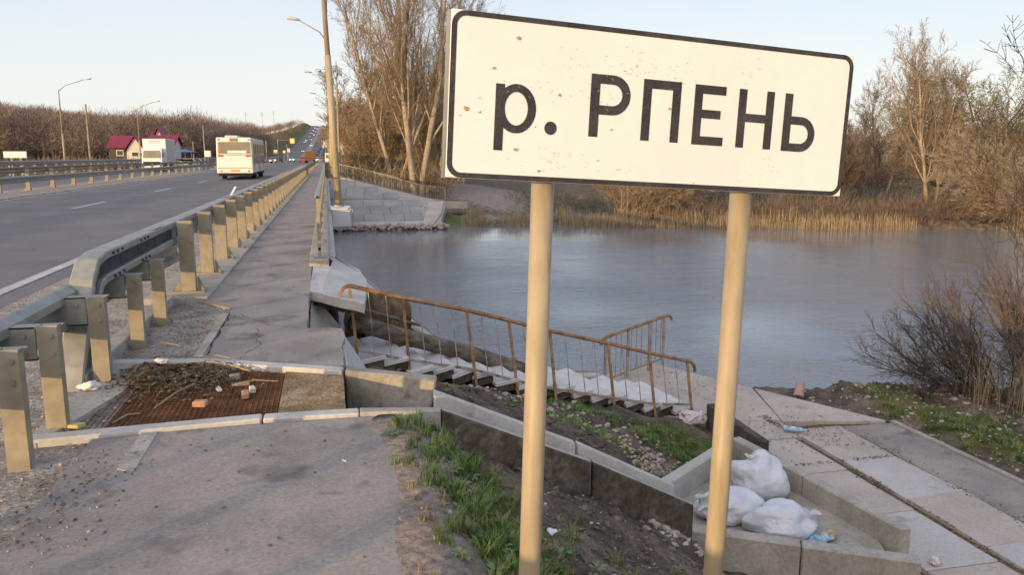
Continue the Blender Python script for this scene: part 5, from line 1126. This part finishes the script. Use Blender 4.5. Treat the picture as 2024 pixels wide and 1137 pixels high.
# ---------------- buildings ----------------
def gable(t, x0, x1, y0, y1, zb, zw, zr_, axis, wall, roof, ov=.5):
    MB().box(x0,y0,zb,x1,y1,zw).build('wall', wall, t)
    if axis == 'x':   # ridge along x
        ym = (y0+y1)/2; A = [(x0-ov,y0-ov,zw-.1),(x0-ov,ym,zr_),(x0-ov,y1+ov,zw-.1)]
        MB().prism([(x0,y0,zw+.01),(x0,ym,zr_-.25),(x0,y1,zw+.01)], (x1-x0,0,0)).build('gable', wall, t)
        MB().add([A[0],A[1],(x1+ov,ym,zr_),(x1+ov,y0-ov,zw-.1), A[2],(x1+ov,y1+ov,zw-.1),(x0-ov,y0-ov,zw+.1),(x0-ov,ym,zr_+.2),(x1+ov,ym,zr_+.2),(x1+ov,y0-ov,zw+.1),(x0-ov,y1+ov,zw+.1),(x1+ov,y1+ov,zw+.1)], [(0,1,2,3),(1,4,5,2),(6,7,8,9),(7,10,11,8),(0,3,9,6),(0,1,7,6),(3,2,8,9),(1,4,10,7),(2,5,11,8),(4,5,11,10)]).build('roof', roof, t)
    else:
        xm = (x0+x1)/2
        MB().prism([(x0,y0,zw+.01),(xm,y0,zr_-.25),(x1,y0,zw+.01)], (0,y1-y0,0)).build('gable', wall, t)
        for sx, xe in ((-1,x0-ov),(1,x1+ov)):
            MB().hull8([(xe,y0-ov,zw-.3),(xm,y0-ov,zr_),(xm,y1+ov,zr_),(xe,y1+ov,zw-.3)], [(xe,y0-ov,zw-.1),(xm,y0-ov,zr_+.22),(xm,y1+ov,zr_+.22),(xe,y1+ov,zw-.1)]).build('roof', roof, t)
def win(t, x0, y, z0, x1, z1):
    f_ = MB().box(x0,y-.06,z0,x1,y-.01,z1).build('window', M['white'], t); MB().box(x0+.12,y-.075,z0+.12,x1-.12,y-.062,z1-.12).build('pane', M['glass'], f_)
Yh = 165
t = empty('red_roofed_house', (atr(235,Yh),Yh,0), 'low cream building with a long crimson roof and a sunlit gable on the left', 'building')
xa, xb, xc = atr(213,Yh), atr(262,Yh), atr(285,Yh)
gable(t, xa, xb, Yh+2, Yh+10, -2, 3.3, 5.4, 'x', M['barkdark'], M['red_roof'])  # wall kept dark brown below the roof, unlike the cream gable
gable(t, xb-1.0, xc, Yh, Yh+7, -2, 2.7, 5.3, 'y', M['wallcream'], M['red_roof'], .5)
win(t, xb-.2, Yh, 1.4, xb+1.2, 2.4); win(t, atr(225,Yh), Yh+2, 1.6, atr(225,Yh)+1.3, 2.7)
t = empty('red_roofed_house', (atr(315,Yh),Yh,0), 'taller building with a peaked crimson roof behind the box truck', 'building')
gable(t, atr(287,Yh)+.3, atr(342,Yh), Yh+1, Yh+9, -2, 3.8, 5.5, 'x', M['wallcream'], M['red_roof'])
gable(t, atr(276,Yh)+.3, atr(306,Yh), Yh+11, Yh+17, -2, 3.9, 7.4, 'y', M['wallcream'], M['red_roof'], .6); win(t, atr(318,Yh), Yh+1, 2.0, atr(318,Yh)+1.4, 3.2)
t = empty('garden_house', (112,150,-1), 'low reddish brick building among the trees beyond the river behind the sign edge', 'building')
gable(t, 104, 114, 150, 158, -2, 2.6, 4.1, 'x', M['wallred'], M['rustpale']); win(t, 106, 150, .2, 108, 1.6); win(t, 110, 150, .2, 112, 1.6)
t = empty('garden_house', (139,180,-1), 'pale flat shed on the slope between the far bank trees', 'building')
gable(t, 135, 144, 180, 186, 0, 4.6, 5.2, 'x', M['wallcream'], M['conc_dark']); win(t, 137, 180, 2.2, 139, 3.6)
t = empty('greenhouse', (108,112,-1), 'long pale grey low building seen through the branches at the right edge', 'building')
gable(t, 100, 124, 112, 118, -2.5, .2, 1.2, 'x', M['wallgrey'], M['offwhite'])
for k in range(6): win(t, 101+k*3.6, 112, -1.6, 103+k*3.6, -.4)

# ---------------- trees ----------------
def grow(g, p, d, L_, r_, lvl, out, Q):
    n = max(2, Q['n'][lvl]); st_ = L_/n; rr0 = r_
    for i in range(n):
        wv = Q['wob'][lvl]; d = (d[0]+g.gauss(0,wv), d[1]+g.gauss(0,wv), d[2]+g.gauss(0,wv)+Q['up'][lvl]); m_ = sqrt(d[0]**2+d[1]**2+d[2]**2); d = (d[0]/m_,d[1]/m_,d[2]/m_)
        q = (p[0]+d[0]*st_, p[1]+d[1]*st_, p[2]+d[2]*st_); r1 = r_*(1-(i+1)/n*Q['tap'][lvl]); out[lvl].append((p, q, rr0, r1)); rr0 = r1
        if lvl+1 < len(Q['n']) and (i+1)/n > Q['bare'][lvl]:
            c = Q['kids'][lvl]; k = int(c)+(g.random() < c-int(c))
            for _ in range(k):
                az = g.uniform(0,2*pi); an = g.uniform(*Q['ang'][lvl])
                ax = (d[1],-d[0],0) if abs(d[2]) < .98 else (1,0,0); m2 = sqrt(sum(a*a for a in ax)); ax = tuple(a/m2 for a in ax)
                bx = (d[1]*ax[2]-d[2]*ax[1], d[2]*ax[0]-d[0]*ax[2], d[0]*ax[1]-d[1]*ax[0])
                s_ = sin(an); dd = tuple(d[j]*cos(an)+(ax[j]*cos(az)+bx[j]*sin(az))*s_ for j in range(3))
                f_ = 1-.55*(i+1)/n; grow(g, q, dd, L_*Q['rat'][lvl]*f_*g.uniform(.7,1.2)+.0, r1*Q['rr'][lvl]*g.uniform(.7,1), lvl+1, out, Q)
        p = q
def segmesh(segs, n=4):
    a_ = np.array([s_[0] for s_ in segs], float); b_ = np.array([s_[1] for s_ in segs], float); r0 = np.array([s_[2] for s_ in segs]); r1 = np.array([s_[3] for s_ in segs])
    d = b_-a_; d /= np.linalg.norm(d, axis=1)[:,None]+1e-9; up = np.where(np.abs(d[:,2:3]) < .9, np.array([[0,0,1.]]), np.array([[1.,0,0]])); u_ = np.cross(d, up); u_ /= np.linalg.norm(u_, axis=1)[:,None]; v_ = np.cross(d, u_)
    rings = []
    for base, rr_ in ((a_, r0), (b_, r1)):
        for k in range(n): t_ = 2*pi*k/n; rings.append(base+(u_*cos(t_)+v_*sin(t_))*rr_[:,None])
    V_ = np.stack(rings, 1); F_ = np.array([(k,(k+1)%n,n+(k+1)%n,n+k) for k in range(n)])
    return V_.reshape(-1,3), (F_[None]+(np.arange(len(segs))*2*n)[:,None,None]).reshape(-1,4)
BARE = dict(n=[7,6,5,4], wob=[.05,.10,.13,.16], up=[.03,.10,.07,.03], tap=[.6,.75,.8,.7], bare=[.15,.1,.0,0], kids=[2.2,2.2,2.4,0], ang=[(.35,.75),(.35,.8),(.4,.9)], rat=[.62,.55,.5], rr=[.5,.45,.5])
def tree(name, x, y, H_, label, seed, stems=1, spread=.3, Q=BARE, r_=None, mt='bark', mc='twig', leaves=0, leafm='leafspring', z=None, lean=(0,0), twr=1.0, group=None, cat='tree', wmin=.008, leafs=.07):
    g = random.Random(seed); out = [[] for _ in Q['n']]; z = hz(x, y) if z is None else z; r_ = r_ or H_*.016
    marks = [(0,0)]
    for s_ in range(stems):
        a_ = 2*pi*s_/stems+g.uniform(-.5,.5); sp = 0 if stems == 1 else spread*g.uniform(.5,1.2)
        grow(g, (.25*H_*.02*stems*cos(a_), .25*H_*.02*stems*sin(a_), -.3), (sp*cos(a_)+lean[0], sp*sin(a_)+lean[1], 1), H_*g.uniform(.72,.95), r_*g.uniform(.7,1), 0, out, Q); marks.append((len(out[0]), len(out[1])))
    t = empty(name, (x,y,z), label, cat, group)
    for a0, b0 in zip(marks[:-1], marks[1:]):
        v_, f_ = segmesh(out[0][a0[0]:b0[0]]+(out[1][a0[1]:b0[1]] if len(out) > 2 else []), 7); np_mesh('trunk' if cat == 'tree' else 'stem', v_, f_, M[mt], t, True)
    tw = [(a_,b_,max(c_,wmin)*twr,max(d_,wmin*.7)*twr) for l_ in out[2 if len(out) > 2 else 1:] for a_,b_,c_,d_ in l_]
    v_, f_ = segmesh(tw, 3); cr = np_mesh('crown', v_, f_, M[mc], t)
    if leaves:
        gg = np.random.default_rng(seed); idx = gg.integers(0, len(tw), leaves); A_ = np.array([tw[i][1] for i in idx])+gg.normal(0,.12,(leaves,3)); s2 = gg.uniform(.5,1.2,leaves)*leafs
        n1 = gg.normal(0,1,(leaves,3)); n1 /= np.linalg.norm(n1,axis=1)[:,None]; n2 = np.cross(n1, gg.normal(0,1,(leaves,3))); n2 /= np.linalg.norm(n2,axis=1)[:,None]
        V_ = np.stack([A_+n1*s2[:,None], A_+n2*s2[:,None]*.6, A_-n1*s2[:,None], A_-n2*s2[:,None]*.6],1).reshape(-1,3); F_ = np.arange(leaves*4).reshape(-1,4)
        np_mesh('foliage', V_, F_, M[leafm], t)
    return t
BIG = dict(n=[9,8,7,5,4], wob=[.05,.08,.11,.14,.16], up=[.02,.09,.07,.05,.02], tap=[.65,.75,.8,.75,.6], bare=[.2,.1,.0,0,0], kids=[1.9,1.7,1.3,.9,0], ang=[(.3,.65),(.3,.7),(.35,.8),(.4,.9)], rat=[.60,.52,.48,.45], rr=[.5,.45,.5,.6])
tree('bare_tree', 7.3, 66, 20, 'largest bare golden tree with forked trunk beyond the bridge, left of the sign', 11, 3, .22, BIG, .34, 'barkgold', 'twig', wmin=.010)
tree('bare_tree', 5.9, 70, 18, 'tall bare many-twigged tree close behind the left side of the largest one', 12, 2, .2, BIG, .26, 'barkgold', 'twig', wmin=.010)
tree('bare_tree', 9.9, 72, 11, 'bare tree whose leaning trunk shows just left of the sign', 15, 2, .35, BIG, .26, 'barkgold', 'twig', wmin=.010)
BUSHY = dict(n=[6,6,5,4], wob=[.08,.12,.15,.18], up=[.02,.06,.04,.02], tap=[.6,.75,.8,.7], bare=[.05,.0,.0,0], kids=[2.4,2.2,2.0,0], ang=[(.4,.95),(.4,.9),(.4,.9)], rat=[.6,.55,.5], rr=[.5,.5,.55])
mids = [(3.6,84,9,'leftmost orange brown bare tree behind the far bank railing',False),(5.2,80,11,'second orange brown bare tree from the left behind the far bank railing',False),(6.0,95,13,'tall orange brown tree rising in the middle of the row behind the far bank railing',True),(9.0,90,14,'broad orange brown tree behind the trunk of the large golden tree',False),(4.6,102,10,'small tree with green buds nearest the road behind the yellow sign',True),(7.3,76,10,'dense low bare tree at the foot of the large golden tree',False),(12.2,84,9,'bare tree half hidden by the left edge of the sign',False),(5.0,118,10,'tree with pale green buds farthest along the right road verge',True)]
for k, (x, y, h, lb, lf) in enumerate(mids): tree('bare_tree', x, y, h, lb, 40+k, 3, .3, BUSHY, .12, 'bark', 'twig', leaves=2500 if lf else 0, twr=1.2, group='trees behind the far bank railing', wmin=.016, leafs=.09)
# right-hand far bank, from left to right
RT = [(atr(1800,44.5),44.5-2.2,10.0,'pale bare tree of several upright stems at the waterline right of the sign',3,.28,'barkgold','twig',0,BARE),
 (atr(1905,46),46,9.5,'wide tree with pale green buds on the far bank near the right edge',4,.45,'barkgrey','twigred',9000,BUSHY),
 (atr(1985,42),42,10,'tree with pale green buds at the right edge of the picture across the river',3,.4,'barkgrey','twigred',9000,BUSHY),
 (atr(1750,52),52,9,'dead grey tree with bare forked top right of the sign',2,.35,'barkgrey','barkgrey',0,BARE),
 (atr(1865,60),60,10,'thin bare tree behind the budding trees on the far bank',2,.25,'barkgrey','twigred',1500,BARE),
 (atr(1700,60),60,6.5,'short bare tree close to the right edge of the sign',3,.3,'bark','twigred',0,BUSHY),
 (atr(1560,50),50,5.0,'low bare tree below the right part of the sign',3,.4,'bark','twigred',0,BUSHY),
 (atr(1230,51),51,4.6,'low bare tree between the two sign posts on the far bank',3,.5,'barkgold','twig',0,BUSHY),
 (atr(1650,46.5),46,5.5,'slim multi-stemmed bare tree on the bank between the sign edge and the pale tree',5,.25,'bark','twigred',0,BARE)]
for k, (x, y, h, lb, stn, sp, mt, mc_, lv, Q) in enumerate(RT): tree('bank_tree', x, y-.34*(0), h, lb, 70+k, stn, sp, Q, h*.014, mt, mc_, leaves=lv, group='trees along the far river bank', wmin=.009, leafs=.06, z=max(hz(x,y), -2.7))
# fallen willow with branches dipping in the water, and leaning limbs at the right
tree('fallen_willow', atr(1200,49.5), 47.6, 6.5, 'leaning willow with branches sprawling over the water between the sign posts', 91, 4, .5, BUSHY, .10, 'barkgold', 'twig', lean=(1.6,-.5), z=-2.5, wmin=.012)
tree('leaning_willow', atr(2040,41), 39.5, 9, 'willow leaning left over the water from the right edge of the far bank', 93, 4, .5, BARE, .13, 'barkgold', 'barkgold', lean=(-2.6,-.2), z=-2.3, wmin=.010)
# tree beside the viewer on the right: only some twigs reach into the picture
tree('bare_tree', 13.6, 10.5, 8.5, 'bare twigs reaching into the top right corner from a tree out of view', 97, 2, .35, BARE, .10, 'barkgrey', 'twigdark', wmin=.005, lean=(-.12,0))
# near bush and dry reeds at the right edge
SH = dict(n=[9,6,4], wob=[.10,.14,.16], up=[.03,.03,.02], tap=[.7,.75,.7], bare=[.2,.1,0], kids=[2.0,1.6,0], ang=[(.25,.7),(.3,.8)], rat=[.42,.45], rr=[.55,.6])
def shrub(x, y, H_, label, seed, stems, spread, lean=(0,0), mt='barkdark', mc_='bushtwig', r_=.016, group=None, wmin=.003, z=None, Q=SH): return tree('bare_bush', x, y, H_, label, seed, stems, spread, Q, r_, mt, mc_, lean=lean, group=group, cat='bush', wmin=wmin, z=z)
shrub(11.1,10.3,2.5,'dense bare brown bush at the right edge of the near river bank',201,34,.65,(-.25,.05), r_=.016)
shrub(11.9,10.0,2.8,'taller bare bush behind the dry reeds at the right edge',202,30,.7,(-.1,0), r_=.018)
shrub(10.6,10.7,2.1,'low bush branches reaching out over the water on the near bank',203,16,.5,(-1.5,.25), r_=.02)
shrub(9.6,10.3,.9,'small tangle of grey twigs on the shore below the bare bush',204,12,.9,(-.3,0), r_=.006)

# reeds and undergrowth
def stalks(n, H_, seed, spread=.25, wd=.01, lean=.12):
    g = random.Random(seed); v_ = []; f_ = []
    for k in range(n):
        a_ = g.uniform(0,2*pi); bx, by = g.gauss(0,spread), g.gauss(0,spread); h_ = H_*g.uniform(.5,1.1); lx, ly = g.gauss(0,lean)*h_, g.gauss(0,lean)*h_; px, py = cos(a_)*wd, sin(a_)*wd; n0 = len(v_)
        v_ += [(bx-px,by-py,-.1),(bx+px,by+py,-.1),(bx+lx*.4+px,by+ly*.4+py,h_*.55),(bx+lx*.4-px,by+ly*.4-py,h_*.55),(bx+lx,by+ly,h_)]
        f_ += [(n0,n0+1,n0+2,n0+3),(n0+3,n0+2,n0+4,n0+4)]
    return np.array(v_), np.array(f_)
def twigs(n, H_, W_, seed, wd):   # a rounded bundle of rising twigs
    g = random.Random(seed); v_ = []; f_ = []
    for k in range(n):
        a_ = g.uniform(0,2*pi); q = g.random()**.6; p0 = Vector((W_*.5*q*cos(a_), W_*.5*q*sin(a_), H_*g.uniform(.0,.7)*(1-.5*q))); d = Vector((cos(a_)*q*.8+g.gauss(0,.3), sin(a_)*q*.8+g.gauss(0,.3), 1+g.gauss(0,.3))).normalized()
        l_ = H_*g.uniform(.18,.42); s_ = d.cross(Vector((g.gauss(0,1),g.gauss(0,1),g.gauss(0,1)))).normalized()*wd; n0 = len(v_); q1 = p0+d*l_*.6+Vector((g.gauss(0,.05),g.gauss(0,.05),0))*H_; q2 = q1+d*l_*.4
        v_ += [p0-s_, p0+s_, q1+s_*.7, q1-s_*.7, q2]; f_ += [(n0,n0+1,n0+2,n0+3),(n0+3,n0+2,n0+4,n0+4)]
    return np.array([tuple(a_) for a_ in v_]), np.array(f_)
def quadfix(name, tv, tf, P, S, m, label, cat, seed):
    tf = np.asarray(tf); tris = np.array([(a_,b_,c_) for a_,b_,c_,d_ in tf]+[(a_,c_,d_) for a_,b_,c_,d_ in tf if c_ != d_])
    return scatter(name, tv, tris, P, S, m, label, cat, seed=seed)
sv, sf = stalks(22, 1.0, 5, .16, .0035, .18)
x = np.concatenate([gr.normal(11.5,.5,80), gr.normal(9.9,.3,8)]); y = np.concatenate([gr.normal(9.6,.4,80), gr.normal(9.9,.3,8)])
quadfix('dry_reeds', sv, sf, np.stack([x,y,tz(x,y)],1), gr.uniform(.5,1.35,len(x)), M['reed_m'], 'tall dry tan reeds in front of the bare bush at the right edge', 'reeds', 31)
# far bank reed fringe
sv, sf = stalks(22, 1.25, 6, .35, .014, .10)
n = 760; x = gr.uniform(7,60,n); s0 = 51.0+np.abs(gr.normal(0,1.0,n)); y = s0-.35*x; ok = (x > 8.5) & (fbm(x*.25, y*.25, 77) > -.12); x, y = x[ok], y[ok]
quadfix('bank_reeds', sv, sf, np.stack([x,y,np.maximum(tz(x,y),-2.78)],1), gr.uniform(.25,.85,len(x)), M['reed_m'], 'fringe of dry tan reeds along the far waterline', 'reeds', 32)
tv_, tf_ = twigs(70, 2.4, 2.2, 7, .011)
def belt(name, xs_, ys__, s0, s1, m, label, seed, T=None):
    T = T or (tv_, tf_); quadfix(name, T[0], T[1], np.stack([xs_,ys__,tz(xs_,ys__)-.1],1), np.random.default_rng(seed).uniform(s0,s1,len(xs_)), m, label, 'undergrowth', seed)
n = 900; x = gr.uniform(11,75,n); y = 52.5+np.abs(gr.normal(0,3.2,n))-.35*x; ok = (fbm(x*.12, y*.12, 78) > -.22-.012*(x-11)); belt('bank_undergrowth', x[ok], y[ok], .5, 1.1, M['twigred'], 'reddish brown leafless undergrowth on the far river bank', 33)
n = 1500; x = gr.uniform(22,170,n); y = gr.uniform(30,140,n); ok = (y+.35*x > 62) & (x > 22+.0*y) & (x/y > .33); belt('far_undergrowth', x[ok], y[ok], .8, 1.7, M['twigdark'], 'dark leafless scrub covering the ground beyond the far bank', 34)
n = 260; x = gr.uniform(14,60,n); y = 57+gr.uniform(0,10,n)-.35*x; belt('green_shrubs', x, y, .35, .8, M['evergreen'], 'low dark green shrubs among the brown scrub beyond the river', 35)
n = 520; y = gr.uniform(66,140,n); x = gr.uniform(3.2,15,n)+(y-66)*.05; ok = (x/y > .045) & ~((x > 10) & (y < 100)); belt('slope_undergrowth', x[ok], y[ok], .8, 2.0, M['twig'], 'orange brown scrub under the bare trees on the right bank', 36)
n = 900; y = gr.uniform(85,150,n); x = -28.5-gr.uniform(0,75,n); belt('verge_scrub', x, y, .6, 1.25, M['twigred'], 'brown leafless scrub beyond the opposite carriageway', 37, twigs(80,2.4,2.4,19,.025))
n = 420; y = gr.uniform(120,160,n); x = -29-gr.uniform(0,34,n); belt('verge_scrub', x, y, 1.15, 1.7, M['twigred'], 'taller brown scrub in front of the red roofed buildings', 39, twigs(90,2.4,2.4,9,.032))
n = 150; y = gr.uniform(95,150,n); x = -30-gr.uniform(0,30,n); belt('green_verge_scrub', x, y, .7, 1.3, M['leafspring'], 'greenish budding bushes beyond the opposite carriageway', 38)
# woods on the hills: thousands of leafless trees read as one mass
def wood(name, P, S, m, label, seed, T): quadfix(name, T[0], T[1], P, S, m, label, 'wood', seed)
def crownT(seed, wd=.06, n=260, H_=10., W_=7.):
    g = np.random.default_rng(seed); u = g.normal(0,1,(n,3)); u /= np.linalg.norm(u,axis=1)[:,None]; q = g.uniform(.25,1,n)**.5
    c = u*q[:,None]*np.array([W_/2,W_/2,H_*.36])+np.array([0,0,H_*.62]); d = u*.8+g.normal(0,.45,(n,3))+np.array([0,0,.55]); d /= np.linalg.norm(d,axis=1)[:,None]
    l_ = g.uniform(.5,1.15,n)[:,None]; s_ = np.cross(d, g.normal(0,1,(n,3))); s_ /= np.linalg.norm(s_,axis=1)[:,None]; s_ *= wd
    A = c-d*l_*.5; B = c+d*l_*.5; v1 = np.stack([A-s_, A+s_, B], 1).reshape(-1,3); f1 = np.arange(3*n).reshape(-1,3); f1 = np.concatenate([f1, f1[:,2:3]],1)
    tr = np.array([(-.13,0,-1),(.13,0,-1),(.07,0,8),(-.07,0,8),(0,-.13,-1),(0,.13,-1),(0,.07,8),(0,-.07,8)]); n0 = len(v1)
    return np.concatenate([v1, tr]), np.concatenate([f1, np.array([(n0,n0+1,n0+2,n0+3),(n0+4,n0+5,n0+6,n0+7)])])
CT = [crownT(51,.036,520,10.,8.), crownT(52,.042,320), crownT(53,.03,300)]
M['woodA'] = mat('leafless_wood', [(.12,.09,.08),(.20,.15,.125),(.30,.23,.18)], .12, .95, fine=.3, fscale=.35)
M['woodB'] = mat('leafless_wood_pale', [(.16,.11,.07),(.22,.155,.10)], .05, .95, fine=.3, fscale=.35)
M['woodG'] = mat('budding_wood', [(.10,.10,.04),(.17,.15,.06)], .05, .95, fine=.3, fscale=.35)
def put(n, fx, fy): x = fx(n); y = fy(n); return x, y
y = gr.uniform(215,520,2300); x = -34-gr.uniform(0,1,2300)*(y*.42); P = np.stack([x,y,tz(x,y)],1)
wood('hillside_wood', P[:1700], gr.uniform(.9,1.65,1700), M['woodA'], 'leafless brown wood covering the hillside on the left', 61, CT[0]); wood('hillside_wood', P[1700:], gr.uniform(.9,1.6,600), M['woodB'], 'paler sunlit trees along the ridge of the wood on the left', 62, CT[2])
n = 520; y = gr.uniform(430,1000,n); x = -30-gr.uniform(0,75,n)+xs(y); P = np.stack([x,y,tz(x,y)],1); wood('roadside_wood', P, gr.uniform(.6,1.0,n), M['woodB'], 'bare trees on the slope left of the climbing road', 63, CT[1])
n = 700; y = gr.uniform(150,620,n); x = 12+gr.uniform(0,1,n)*(y*.25); P = np.stack([x,y,tz(x,y)],1); wood('slope_wood', P, gr.uniform(.5,.95,n), M['woodB'], 'sunlit leafless trees on the hillside right of the climbing road', 64, CT[1])
n = 160; y = gr.uniform(140,420,n); x = 6+gr.uniform(0,1,n)*(y*.10); P = np.stack([x,y,tz(x,y)],1); wood('budding_wood', P, gr.uniform(.4,.75,n), M['woodG'], 'green budding trees on the hillside right of the road', 65, CT[1])
n = 1200; y = gr.uniform(110,330,n); x = y*gr.uniform(.32,1.25,n); P = np.stack([x,y,tz(x,y)],1); wood('ridge_wood', P, gr.uniform(.35,.70,n), M['woodA'], 'leafless wood on the skyline beyond the river at the right', 66, CT[0])
n = 150; y = gr.uniform(110,220,n); x = y*gr.uniform(.6,1.2,n); P = np.stack([x,y,tz(x,y)],1); wood('birch_wood', P, gr.uniform(.45,.85,n), M['birch'], 'pale birches in the wood beyond the river at the right', 67, crownT(54,.035,60))
